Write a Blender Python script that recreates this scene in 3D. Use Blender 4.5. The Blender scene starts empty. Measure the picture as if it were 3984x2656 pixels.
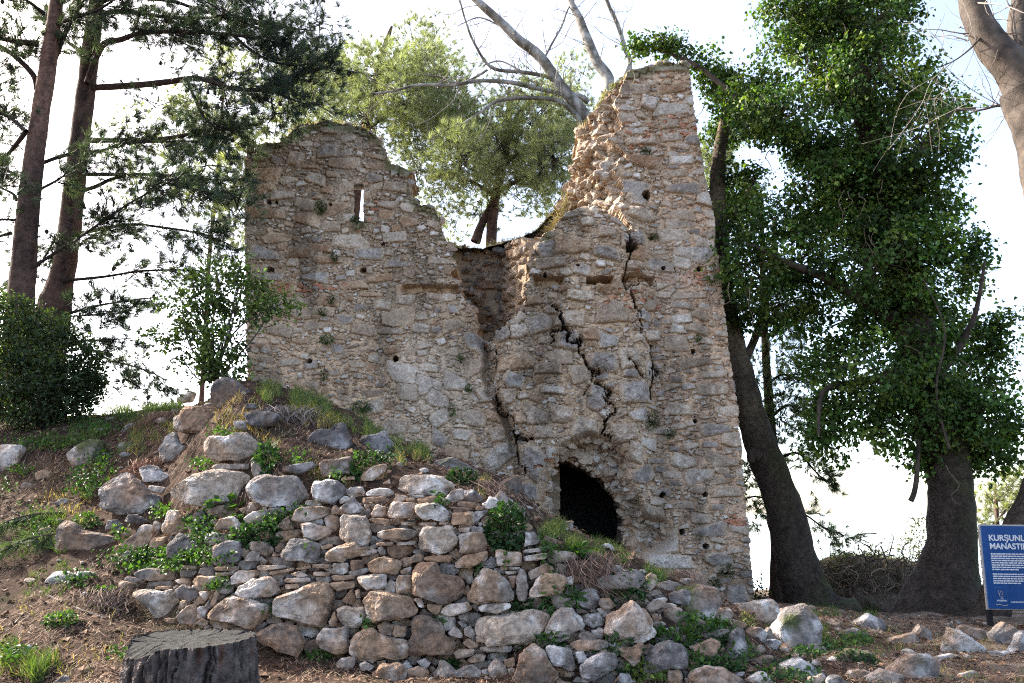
import bpy, math, random
import numpy as np
from math import radians as R
rng = np.random.default_rng(11)
random.seed(11)
SC = bpy.context.scene
COL = SC.collection

# ------------------------------------------------------------------ camera, sky, sun, exposure
PITCH = R(11.5); CZ = 1.6; F = 3215.0; CX, CY = 1992.0, 1328.0; K = 1.6939   # F, CX, CY in pixels of the 3984 wide photograph
cam = bpy.data.cameras.new('camera'); camo = bpy.data.objects.new('camera', cam); COL.objects.link(camo)
camo.location = (0, 0, CZ); camo.rotation_euler = (R(90) + PITCH, 0, 0)
cam.sensor_width = 36; cam.lens = 36 * F / 3984; cam.clip_start = 0.05; cam.clip_end = 20000
SC.camera = camo

SUN = np.array([-0.74, 0.40, 0.60]); SUN /= np.linalg.norm(SUN)
SUN_EL = math.asin(SUN[2]); SUN_ROT = math.atan2(SUN[0], SUN[1])
w = bpy.data.worlds.new('World'); SC.world = w; w.use_nodes = True
nt = w.node_tree; bg = nt.nodes['Background']
sky = nt.nodes.new('ShaderNodeTexSky'); sky.sky_type = 'NISHITA'; sky.sun_disc = False
sky.sun_elevation = SUN_EL; sky.sun_rotation = SUN_ROT
sky.air_density = 0.55; sky.dust_density = 2.0; sky.ozone_density = 0.3; sky.altitude = 100
wb = nt.nodes.new('ShaderNodeMix'); wb.data_type = 'RGBA'; wb.blend_type = 'MULTIPLY'; wb.inputs[0].default_value = 1.0
wb.inputs[7].default_value = (1.09, 1.0, 0.865, 1)          # the camera's shade white balance
nt.links.new(sky.outputs[0], wb.inputs[6]); nt.links.new(wb.outputs[2], bg.inputs[0]); bg.inputs[1].default_value = 0.15
sl = bpy.data.lights.new('sun', 'SUN'); so = bpy.data.objects.new('sun', sl); COL.objects.link(so)
sl.energy = 3.2; sl.angle = R(0.53); sl.color = (1.0, 0.93, 0.82)
import mathutils
so.rotation_euler = mathutils.Vector(-SUN).to_track_quat('-Z', 'Y').to_euler(); so.location = tuple(SUN * 40)
vs = SC.view_settings; vs.view_transform = 'Standard'; vs.look = 'None'; vs.gamma = 1.0; vs.use_curve_mapping = False
vs.exposure = 2.6
SC.cycles.max_bounces = 6; SC.cycles.diffuse_bounces = 3; SC.cycles.glossy_bounces = 2; SC.cycles.transmission_bounces = 3
SC.cycles.transparent_max_bounces = 8
SC.cycles.use_denoising = False; SC.cycles.filter_width = 1.15
SC.cycles.sample_clamp_indirect = 6

# ------------------------------------------------------------------ helpers
def slopes(px, py):
    """photograph pixel (3984 wide) -> world x/y and (z-CZ)/y of its view ray"""
    dx = (np.asarray(px, float) - CX) / F; up = (CY - np.asarray(py, float)) / F
    yy = math.cos(PITCH) - up * math.sin(PITCH)
    return dx / yy, (math.sin(PITCH) + up * math.cos(PITCH)) / yy
def P(px, py, d):
    a, b = slopes(px, py); d = np.asarray(d, float)
    return np.stack([a * d, d + 0 * a, CZ + b * d], -1)
def Q(px, py, d):
    """the same for a pixel of the 2352 wide view"""
    return P(np.asarray(px, float) * K, np.asarray(py, float) * K, d)
def proj(X, Y, Z):
    h = Z - CZ; yc = Y * math.cos(PITCH) + h * math.sin(PITCH); v = -Y * math.sin(PITCH) + h * math.cos(PITCH)
    return CX + F * X / yc, CY - F * v / yc

def unit(v): return v / (np.linalg.norm(v, axis=-1, keepdims=True) + 1e-9)
def _hash(i, j, k, s):
    n = (i * 374761393 + j * 668265263 + k * 2147483647 + s * 974634311) & 0xffffffff
    n = ((n ^ (n >> 13)) * 1274126177) & 0xffffffff
    n = ((n ^ (n >> 16)) * 2246822519) & 0xffffffff
    return ((n ^ (n >> 15)) & 0xffff) / 32767.5 - 1.0
def noise(Pn, scale=1.0, seed=0, octs=3, gain=0.5):
    Pn = np.asarray(Pn, float) * scale
    if Pn.shape[-1] == 2: Pn = np.concatenate([Pn, np.zeros(Pn.shape[:-1] + (1,))], -1)
    tot = np.zeros(Pn.shape[:-1]); amp = 1.0; nrm = 0
    for o in range(octs):
        q = Pn * (2.03 ** o) + 17.3 * o
        fl = np.floor(q); fr = q - fl; fr = fr * fr * (3 - 2 * fr); I = fl.astype(np.int64)
        i, j, k = I[..., 0], I[..., 1], I[..., 2]; fx, fy, fz = fr[..., 0], fr[..., 1], fr[..., 2]
        r = 0
        for a in (0, 1):
            wx = fx if a else 1 - fx
            for b in (0, 1):
                wy = fy if b else 1 - fy
                for c in (0, 1):
                    wz = fz if c else 1 - fz
                    r = r + wx * wy * wz * _hash(i + a, j + b, k + c, seed + o)
        tot += amp * r; nrm += amp; amp *= gain
    return tot / nrm

def mk(name, V, Fs, mat=None, parent=None, col=None, smooth=False, base=(0, 0, 0)):
    """one mesh object from numpy arrays; Fs is an (n,3)/(n,4) array or a list of them; base is the object's origin in the world"""
    if not isinstance(Fs, (list, tuple)) or isinstance(Fs[0], tuple): Fs = [Fs]
    Fs = [np.asarray(f, np.int32) for f in Fs if len(f)]
    V = np.asarray(V, float) - np.asarray(base, float)
    me = bpy.data.meshes.new(name)
    me.vertices.add(len(V)); me.vertices.foreach_set('co', V.astype(np.float32).ravel())
    loops = np.concatenate([f.ravel() for f in Fs]); me.loops.add(len(loops)); me.loops.foreach_set('vertex_index', loops)
    sizes = np.concatenate([np.full(len(f), f.shape[1], np.int32) for f in Fs])
    starts = np.concatenate([[0], np.cumsum(sizes)[:-1]]).astype(np.int32)
    me.polygons.add(len(sizes)); me.polygons.foreach_set('loop_start', starts)
    me.update(calc_edges=True)
    if smooth: me.polygons.foreach_set('use_smooth', np.ones(len(sizes), bool))
    else: me.polygons.foreach_set('use_smooth', np.zeros(len(sizes), bool))
    if col is not None:
        ca = me.color_attributes.new('Col', 'FLOAT_COLOR', 'POINT')
        c = np.ones((len(V), 4), np.float32); c[:, :3] = col; ca.data.foreach_set('color', c.ravel())
    me.validate()
    o = bpy.data.objects.new(name, me); COL.objects.link(o)
    if mat: me.materials.append(mat)
    if parent is not None: o.parent = parent
    else: o.location = tuple(float(v) for v in base)
    return o
def tag(o, label, cat, group=None, kind=None):
    if label: o['label'] = label
    if cat: o['category'] = cat
    if group: o['group'] = group
    if kind: o['kind'] = kind
    return o
def thing(name, label, cat, base, group=None):
    o = bpy.data.objects.new(name, None); COL.objects.link(o); o.location = tuple(float(v) for v in base); o.empty_display_size = 0.2
    return tag(o, label, cat, group)

class Bag:
    """collects vertices and faces of one mesh"""
    def __init__(s): s.V = []; s.F = []; s.C = []; s.n = 0
    def add(s, V, Fc, C):
        V = np.asarray(V, float); C = np.broadcast_to(np.asarray(C, float), V.shape)
        s.V.append(V); s.C.append(C); s.F.append(np.asarray(Fc, np.int64) + s.n); s.n += len(V)
    def build(s, name, mat, parent=None, smooth=False, base=(0, 0, 0)):
        g = {}
        for f in s.F: g.setdefault(f.shape[1], []).append(f)
        return mk(name, np.concatenate(s.V), [np.concatenate(v) for v in g.values()], mat, parent, np.concatenate(s.C), smooth, base)

def mat_new(name): 
    m = bpy.data.materials.new(name); m.use_nodes = True; return m, m.node_tree, m.node_tree.nodes['Principled BSDF']
def mat_vcol(name, rough=0.9, fine=60.0, amt=0.5, bump=0.3, bscale=40.0, bdist=0.01, spec=0.3, trans=0.0, tcol=(1.0, 1.0, 0.5)):
    """colour attribute times a fine mottle, with a bump; trans mixes in a translucent lobe (leaves)"""
    m, t, b = mat_new(name); N, L = t.nodes, t.links
    at = N.new('ShaderNodeAttribute'); at.attribute_name = 'Col'
    out = at.outputs['Color']
    if amt > 0:
        tc = N.new('ShaderNodeTexCoord')
        n1 = N.new('ShaderNodeTexNoise'); n1.inputs['Scale'].default_value = fine; n1.inputs['Detail'].default_value = 6; n1.inputs['Roughness'].default_value = 0.65
        L.new(tc.outputs['Object'], n1.inputs['Vector'])
        mr = N.new('ShaderNodeMapRange'); mr.inputs[1].default_value = 0.3; mr.inputs[2].default_value = 0.7
        mr.inputs[3].default_value = 1 - amt; mr.inputs[4].default_value = 1 + amt
        L.new(n1.outputs[0], mr.inputs[0])
        mx = N.new('ShaderNodeMix'); mx.data_type = 'RGBA'; mx.blend_type = 'MULTIPLY'; mx.inputs[0].default_value = 1
        L.new(out, mx.inputs[6]); L.new(mr.outputs[0], mx.inputs[7]); out = mx.outputs[2]
        if bump > 0:
            n2 = N.new('ShaderNodeTexNoise'); n2.inputs['Scale'].default_value = bscale; n2.inputs['Detail'].default_value = 8; n2.inputs['Roughness'].default_value = 0.7
            L.new(tc.outputs['Object'], n2.inputs['Vector'])
            bp = N.new('ShaderNodeBump'); bp.inputs['Strength'].default_value = bump; bp.inputs['Distance'].default_value = bdist
            L.new(n2.outputs[0], bp.inputs['Height']); L.new(bp.outputs[0], b.inputs['Normal'])
    L.new(out, b.inputs['Base Color']); b.inputs['Roughness'].default_value = rough; b.inputs['Specular IOR Level'].default_value = spec
    if trans > 0:
        tr = N.new('ShaderNodeBsdfTranslucent'); mc = N.new('ShaderNodeMix'); mc.data_type = 'RGBA'; mc.blend_type = 'MULTIPLY'; mc.inputs[0].default_value = 1
        mc.inputs[7].default_value = (*tcol, 1); L.new(out, mc.inputs[6]); L.new(mc.outputs[2], tr.inputs[0])
        ms = N.new('ShaderNodeMixShader'); ms.inputs[0].default_value = trans
        L.new(b.outputs[0], ms.inputs[1]); L.new(tr.outputs[0], ms.inputs[2]); L.new(ms.outputs[0], N['Material Output'].inputs['Surface'])
    return m
M_STONE = mat_vcol('weathered_limestone', 0.92, 26, 0.55, 0.9, 24, 0.03)
M_MASON = mat_vcol('rubble_masonry', 0.95, 34, 0.42, 0.7, 45, 0.014)
M_BARK = mat_vcol('bark', 0.95, 16, 0.6, 1.0, 20, 0.05)
M_PALE = mat_vcol('plane_bark', 0.85, 7, 0.62, 0.5, 16, 0.02)
M_NEEDLE = mat_vcol('pine_needles', 0.55, 1, 0, 0, trans=0.35, tcol=(1.6, 1.8, 0.7))
M_LEAF = mat_vcol('leaves', 0.5, 1, 0, 0, spec=0.22, trans=0.3, tcol=(1.7, 1.9, 0.5))
M_GRASS = mat_vcol('grass_blades', 0.6, 1, 0, 0, trans=0.35, tcol=(1.5, 1.6, 0.6))
M_DRY = mat_vcol('dry_stalks', 0.9, 1, 0, 0)

# ------------------------------------------------------------------ the ground
def _z(d, py): return CZ + slopes(CX, py * K)[1] * d
_cols = {
 -400: [(5.2, 1568), (6.8, 1330), (8.2, 1140), (9, 1040), (10, 1000), (12, 0, 2.5), (16, 0, 2.4)],
 0:    [(5.2, 1568), (6.8, 1310), (8.2, 1110), (9, 1000), (10, 960), (12, 0, 2.7), (16, 0, 2.5)],
 200:  [(5.2, 1568), (6.6, 1310), (7.8, 1110), (8.8, 990), (10, 945), (12, 0, 2.75), (16, 0, 2.5)],
 350:  [(5.2, 1568), (6.2, 1400), (6.8, 1250), (7.4, 1100), (8.2, 1000), (9.2, 942), (10, 934), (12, 0, 2.8), (16, 0, 2.6)],
 530:  [(5.3, 1568), (5.85, 1470), (6.1, 1300), (6.5, 1150), (6.85, 1050), (7.5, 905), (8.4, 876), (12, 0, 2.9)],
 640:  [(5.4, 1568), (5.8, 1490), (6.0, 1330), (6.35, 1150), (6.7, 1040), (7.7, 925), (8.3, 890), (12, 0, 2.8)],
 780:  [(5.4, 1568), (5.75, 1510), (5.95, 1330), (6.2, 1150), (6.7, 1040), (7.7, 965), (8.2, 938), (12, 0, 2.6)],
 900:  [(5.4, 1568), (5.7, 1530), (5.82, 1350), (6.02, 1150), (6.7, 1060), (7.6, 1012), (12, 0, 2.35)],
 1050: [(5.4, 1568), (5.7, 1540), (5.80, 1340), (5.95, 1150), (6.7, 1090), (7.6, 1058), (12, 0, 2.15)],
 1150: [(5.45, 1568), (5.68, 1530), (5.80, 1330), (5.95, 1180), (6.6, 1130), (7.6, 1102), (12, 0, 2.0)],
 1250: [(5.4, 1568), (5.7, 1400), (5.9, 1240), (6.8, 1196), (8, 1182), (12, 0, 1.45)],
 1400: [(5.4, 1568), (5.65, 1430), (5.9, 1298), (6.9, 1264), (8, 1254), (12, 0, 0.95)],
 1550: [(5.4, 1568), (5.68, 1450), (5.95, 1358), (7, 1334), (8, 1326), (12, 0, 0.6)],
 1680: [(5.4, 1568), (5.9, 1485), (6.5, 1402), (7.2, 1385), (8.5, 0, 0.62), (12, 0, 0.2), (13, 0, 0.0)],
 1800: [(5.4, 1568), (6.2, 1500), (7.2, 1440), (8.5, 1405), (10, 0, 0.5), (12, 0, 0.12), (13, 0, -0.02)],
 2050: [(5.4, 1568), (6.8, 1500), (8.2, 1440), (10, 1412), (12, 0, 0.03), (13, 0, -0.02), (16, 0, -0.1)],
 2352: [(5.4, 1568), (6.8, 1505), (8.2, 1455), (10, 1420), (12, 0, 0.1), (16, 0, 0.0)],
 2900: [(5.4, 1560), (6.8, 1500), (8.2, 1450), (10, 1410), (12, 0, 0.3), (16, 0, 0.2)],
}
_ca = np.array([(c - 1176) / 1898 / 1.04 for c in _cols])
_cp = []
for c, pts in _cols.items():
    d = [0.0, 3.0] + [p[0] for p in pts]; z = [0.1, 0.36] + [(_z(p[0], p[1]) if len(p) == 2 else p[2]) for p in pts]
    _cp.append((np.array(d), np.array(z)))
def T0(x, y):
    x = np.asarray(x, float); y = np.asarray(y, float)
    a = x / np.maximum(y, 3.0)
    zz = np.stack([np.interp(y, d, z) for d, z in _cp], 0)
    i = np.clip(np.searchsorted(_ca, a) - 1, 0, len(_ca) - 2)
    t = np.clip((a - _ca[i]) / (_ca[i + 1] - _ca[i]), 0, 1); t = t * t * (3 - 2 * t) * 0.5 + t * 0.5
    z0 = np.take_along_axis(zz, i[None], 0)[0]; z1 = np.take_along_axis(zz, (i + 1)[None], 0)[0]
    z = z0 * (1 - t) + z1 * t
    bx, by = 6.3, 15.2                                   # the low bank of roots behind the right-hand trees
    z = z + 0.85 * np.exp(-((x - bx) / 1.15) ** 4 - ((y - by) / 0.9) ** 4)
    lim = np.where(x < -1, 14.0, 17.5)
    z = z - 0.42 * np.maximum(0, y - lim) ** 1.06
    return np.maximum(z, -75)
def T(x, y):
    x = np.asarray(x, float); y = np.asarray(y, float)
    p = np.stack([x, y], -1)
    near = np.exp(-np.maximum(0, y - 20) / 20)
    return T0(x, y) + near * (0.05 * noise(p, 1.7, 3, 2) + 0.022 * noise(p, 7, 5, 3))
def hit(px, py, lo=3.5, hi=17.0):
    """first point of the ground seen through a photograph pixel"""
    a, b = slopes(px, py); d = np.arange(lo, hi, 0.01)
    below = (CZ + b * d) < T0(a * d, d)
    i = int(np.argmax(below)) if below.any() else len(d) - 1
    return np.array([a * d[i], d[i], CZ + b * d[i]])
def hit2(px, py, **k): return hit(px * K, py * K, **k)

xs = np.concatenate([-np.geomspace(7, 4000, 40)[::-1], np.arange(-6.96, 7.0, 0.04), np.geomspace(7, 4000, 40)])
ys = np.concatenate([-np.geomspace(2, 400, 16)[::-1], np.arange(-1.9, 4.5, 0.12), np.arange(4.5, 9.4, 0.035), np.arange(9.4, 18, 0.09), np.geomspace(18, 4000, 60)])
GX, GY = np.meshgrid(xs, ys); GZ = T(GX, GY)
ny, nx = GX.shape; idx = np.arange(ny * nx).reshape(ny, nx)
quads = np.stack([idx[:-1, :-1], idx[:-1, 1:], idx[1:, 1:], idx[1:, :-1]], -1).reshape(-1, 4)
gm, gt, gb = mat_new('needle_strewn_soil'); N, L = gt.nodes, gt.links
tc = N.new('ShaderNodeTexCoord')
def nz(scale, det=6, rough=0.6):
    n = N.new('ShaderNodeTexNoise'); n.inputs['Scale'].default_value = scale; n.inputs['Detail'].default_value = det; n.inputs['Roughness'].default_value = rough
    L.new(tc.outputs['Object'], n.inputs['Vector']); return n
r1 = N.new('ShaderNodeValToRGB'); e = r1.color_ramp.elements; e[0].position = 0.35; e[0].color = (0.022, 0.014, 0.010, 1); e[1].position = 0.7; e[1].color = (0.105, 0.066, 0.046, 1)
e2 = e.new(0.52); e2.color = (0.055, 0.034, 0.024, 1)
L.new(nz(9, 9, 0.75).outputs[0], r1.inputs[0])
r2 = N.new('ShaderNodeValToRGB'); e = r2.color_ramp.elements; e[0].position = 0.56; e[0].color = (0, 0, 0, 1); e[1].position = 0.70; e[1].color = (0.8, 0.8, 0.8, 1)
L.new(nz(1.6, 7, 0.7).outputs[0], r2.inputs[0])
mx = N.new('ShaderNodeMix'); mx.data_type = 'RGBA'; mx.inputs[7].default_value = (0.03, 0.042, 0.014, 1)
L.new(r2.outputs[0], mx.inputs[0]); L.new(r1.outputs[0], mx.inputs[6]); 
sx = N.new('ShaderNodeSeparateXYZ'); L.new(tc.outputs['Object'], sx.inputs[0]); pm = N.new('ShaderNodeMapRange'); pm.inputs[1].default_value = 1.9; pm.inputs[2].default_value = 3.4; L.new(sx.outputs[0], pm.inputs[0])
r3 = N.new('ShaderNodeValToRGB'); e = r3.color_ramp.elements; e[0].position = 0.42; e[0].color = (0, 0, 0, 1); e[1].position = 0.6; e[1].color = (0.8, 0.8, 0.8, 1); L.new(nz(2.3, 6, 0.7).outputs[0], r3.inputs[0])
pk = N.new('ShaderNodeMath'); pk.operation = 'MULTIPLY'; L.new(pm.outputs[0], pk.inputs[0]); L.new(r3.outputs[0], pk.inputs[1])
mp2 = N.new('ShaderNodeMix'); mp2.data_type = 'RGBA'; mp2.inputs[7].default_value = (0.20, 0.165, 0.13, 1); L.new(pk.outputs[0], mp2.inputs[0]); L.new(mx.outputs[2], mp2.inputs[6]); L.new(mp2.outputs[2], gb.inputs['Base Color'])
bp = N.new('ShaderNodeBump'); bp.inputs['Strength'].default_value = 0.8; bp.inputs['Distance'].default_value = 0.03
L.new(nz(40, 8, 0.75).outputs[0], bp.inputs['Height']); L.new(bp.outputs[0], gb.inputs['Normal']); gb.inputs['Roughness'].default_value = 1.0; gb.inputs['Specular IOR Level'].default_value = 0.1
tag(mk('ground', np.stack([GX, GY, GZ], -1).reshape(-1, 3), quads, gm, smooth=True), None, None, kind='structure')

sm, st, sb = mat_new('sea_water'); sb.inputs['Base Color'].default_value = (0.3, 0.36, 0.38, 1); sb.inputs['Roughness'].default_value = 0.12
tag(mk('sea', [(-12000, 60, -62), (12000, 60, -62), (12000, 14000, -62), (-12000, 14000, -62)], [(0, 1, 2, 3)], sm), None, None, kind='structure')

# ------------------------------------------------------------------ rocks
def _ico(level):
    t = (1 + 5 ** 0.5) / 2
    V = [(-1, t, 0), (1, t, 0), (-1, -t, 0), (1, -t, 0), (0, -1, t), (0, 1, t), (0, -1, -t), (0, 1, -t), (t, 0, -1), (t, 0, 1), (-t, 0, -1), (-t, 0, 1)]
    Fc = [(0, 11, 5), (0, 5, 1), (0, 1, 7), (0, 7, 10), (0, 10, 11), (1, 5, 9), (5, 11, 4), (11, 10, 2), (10, 7, 6), (7, 1, 8), (3, 9, 4), (3, 4, 2), (3, 2, 6), (3, 6, 8), (3, 8, 9), (4, 9, 5), (2, 4, 11), (6, 2, 10), (8, 6, 7), (9, 8, 1)]
    V = [np.array(v) / np.linalg.norm(v) for v in V]
    for _ in range(level):
        cache = {}; nf = []
        def mid(a, b):
            k = (min(a, b), max(a, b))
            if k not in cache:
                m = V[a] + V[b]; V.append(m / np.linalg.norm(m)); cache[k] = len(V) - 1
            return cache[k]
        for a, b, c in Fc:
            ab, bc, ca = mid(a, b), mid(b, c), mid(c, a); nf += [(a, ab, ca), (b, bc, ab), (c, ca, bc), (ab, bc, ca)]
        Fc = nf
    return np.array(V), np.array(Fc)
ICO = {k: _ico(k) for k in (1, 2, 3, 4, 5)}
NA = 72; ANG = np.linspace(-math.pi, math.pi, NA, endpoint=False)
def polar(poly):
    """centre and radius table r(angle) of a polygon"""
    p = np.asarray(poly, float); q = np.roll(p, -1, 0)
    cr = p[:, 0] * q[:, 1] - q[:, 0] * p[:, 1]; A = cr.sum() / 2
    c = ((p + q) * cr[:, None]).sum(0) / (6 * A) if abs(A) > 1e-9 else p.mean(0)
    p = p - c; q = q - c; dx, dy = np.cos(ANG)[:, None], np.sin(ANG)[:, None]
    ex, ey = (q - p)[:, 0], (q - p)[:, 1]
    den = dx * ey - dy * ex; den = np.where(abs(den) < 1e-9, 1e-9, den)
    t = (p[:, 0] * ey - p[:, 1] * ex) / den; u = (p[:, 0] * dy - p[:, 1] * dx) / den
    ok = (t > 0) & (u >= -1e-6) & (u <= 1 + 1e-6)
    r = np.where(ok, t, 0).max(1)
    r = np.where(r <= 0, np.median(r), r)
    r = 0.25 * np.roll(r, 1) + 0.5 * r + 0.25 * np.roll(r, -1)
    return c, r, abs(A)
def rtab(r, th): return np.interp(th, np.concatenate([ANG, [math.pi]]), np.concatenate([r, r[:1]]))
STONE = {'t': ((0.27, 0.185, 0.125), (0.46, 0.395, 0.345)), 'b': ((0.20, 0.132, 0.09), (0.32, 0.26, 0.215)), 'g': ((0.135, 0.122, 0.115), (0.38, 0.36, 0.35)),
         'd': ((0.075, 0.068, 0.067), (0.21, 0.20, 0.20)), 'p': ((0.33, 0.265, 0.21), (0.54, 0.50, 0.465)), 'l': ((0.18, 0.158, 0.145), (0.48, 0.45, 0.43)),
         'm': ((0.215, 0.18, 0.155), (0.39, 0.35, 0.32))}
def stone_colour(V, kind, seed, size, moss=0.0):
    lo, hi = (np.array(c) for c in STONE[kind])
    k = np.random.default_rng(seed).uniform(0.85, 1.15)
    n = noise(V, 2.2 / size ** 0.6, seed, 4, 0.6); n2 = noise(V, 9.0, seed + 9, 3, 0.6); n3 = noise(V, 3.1, seed + 31, 3)
    f = np.clip((n - 0.03) * 4.5 + n2 * 1.3, 0, 1)[:, None]
    c = (lo * (1 - f) + hi * f) * k
    st = np.clip((n3 - 0.1) * 2.5, 0, 0.7)[:, None]                       # rust and soil stains
    c = c * (1 - st) + st * np.array((0.27, 0.165, 0.10)) * (0.55 if kind in 'gd' else 1.0)
    dk = np.clip((noise(V, 5.0, seed + 77, 4, 0.65) - 0.18) * 3.0, 0, 0.6)[:, None]   # dark lichen
    c = c * (1 - dk) + dk * np.array((0.09, 0.08, 0.075))
    if moss > 0:
        g = np.clip((noise(V, 3.5, seed + 55, 3) + moss - 0.55) * 4, 0, 0.9)[:, None]
        c = c * (1 - g) + g * np.array((0.055, 0.065, 0.015))
    return c
def rock(poly_px, d, kind='t', depth=None, lvl=3, seed=0, moss=0.0, lean=0.0, flat=0.30):
    """a stone whose outline is a traced polygon standing at distance d, given real thickness, chipped flats and a rough skin"""
    rg = np.random.default_rng(seed + 1000)
    W = P(np.array([p[0] for p in poly_px]), np.array([p[1] for p in poly_px]), d)
    c, r, A = polar(W[:, [0, 2]]); size = math.sqrt(A)
    if depth is None: depth = 0.34 * size
    U, Fc = ICO[lvl]
    U = U + 0.0; th = np.arctan2(U[:, 2], U[:, 0]); rho = np.sqrt(U[:, 0] ** 2 + U[:, 2] ** 2)
    rr = rtab(r, th) * rho ** flat
    V = np.stack([rr * np.cos(th), np.sign(U[:, 1]) * depth * np.clip(1 - (rho ** flat) ** 7, 0, 1) ** 0.55, rr * np.sin(th)], -1)
    for k in range(11):                                    # chipped flat faces: a few broad ones in front, the rest knock the edges off
        sp = 0.24 if k < 4 else 1.1
        n = rg.normal(0, sp, 3); n[1] = -1.0; n /= np.linalg.norm(n)
        s = V @ n; off = s.max() * (rg.uniform(0.66, 0.92) if k < 4 else rg.uniform(0.84, 0.96))
        over = np.maximum(0, s - off); V = V - over[:, None] * n * 0.97
    nrm = U / np.linalg.norm(U, axis=1, keepdims=True)
    V = V + nrm * (size * (0.075 * noise(V / size, 2.6, seed, 2) + 0.055 * np.abs(noise(V / size, 7.0, seed + 3, 5, 0.65)) + 0.05 * np.round(noise(V / size * np.array((1, 1, 2.2)), 2.2, seed + 8, 2) * 4) / 4 - 0.02))[:, None]
    if lean: V[:, 1] += V[:, 2] * lean
    Wd = V + np.array([c[0], d, c[1]])
    return Wd, Fc, stone_colour(Wd, kind, seed, size, moss), np.array([c[0], d, c[1]]), A

# ------------------------------------------------------------------ the ruined tower
YT = 12.0
def inpoly(px, py, poly):
    poly = np.asarray(poly, float); ins = np.zeros(px.shape, bool); j = len(poly) - 1
    for i in range(len(poly)):
        xi, yi = poly[i]; xj, yj = poly[j]
        if yi != yj: ins ^= ((yi > py) != (yj > py)) & (px < (xj - xi) * (py - yi) / (yj - yi) + xi)
        j = i
    return ins
def segdist(px, py, pts):
    """distance to a polyline, and the parameter 0..1 along it"""
    best = np.full(px.shape, 1e9); par = np.zeros(px.shape); pts = np.asarray(pts, float)
    n = len(pts) - 1
    for i in range(n):
        a, b = pts[i], pts[i + 1]; ab = b - a; t = np.clip(((px - a[0]) * ab[0] + (py - a[1]) * ab[1]) / (ab @ ab), 0, 1)
        dd = np.hypot(px - a[0] - t * ab[0], py - a[1] - t * ab[1]); k = dd < best
        best = np.where(k, dd, best); par = np.where(k, (i + t) / n, par)
    return best, par
def blur(A, k, it=2):
    for _ in range(it):
        for ax in (0, 1):
            pad = [(0, 0), (0, 0)]; pad[ax] = (k + 1, k); c = np.cumsum(np.pad(A, pad, mode='edge'), axis=ax)
            n = A.shape[ax]
            A = (np.take(c, range(2 * k + 1, 2 * k + 1 + n), ax) - np.take(c, range(0, n), ax)) / (2 * k + 1)
    return A

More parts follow.
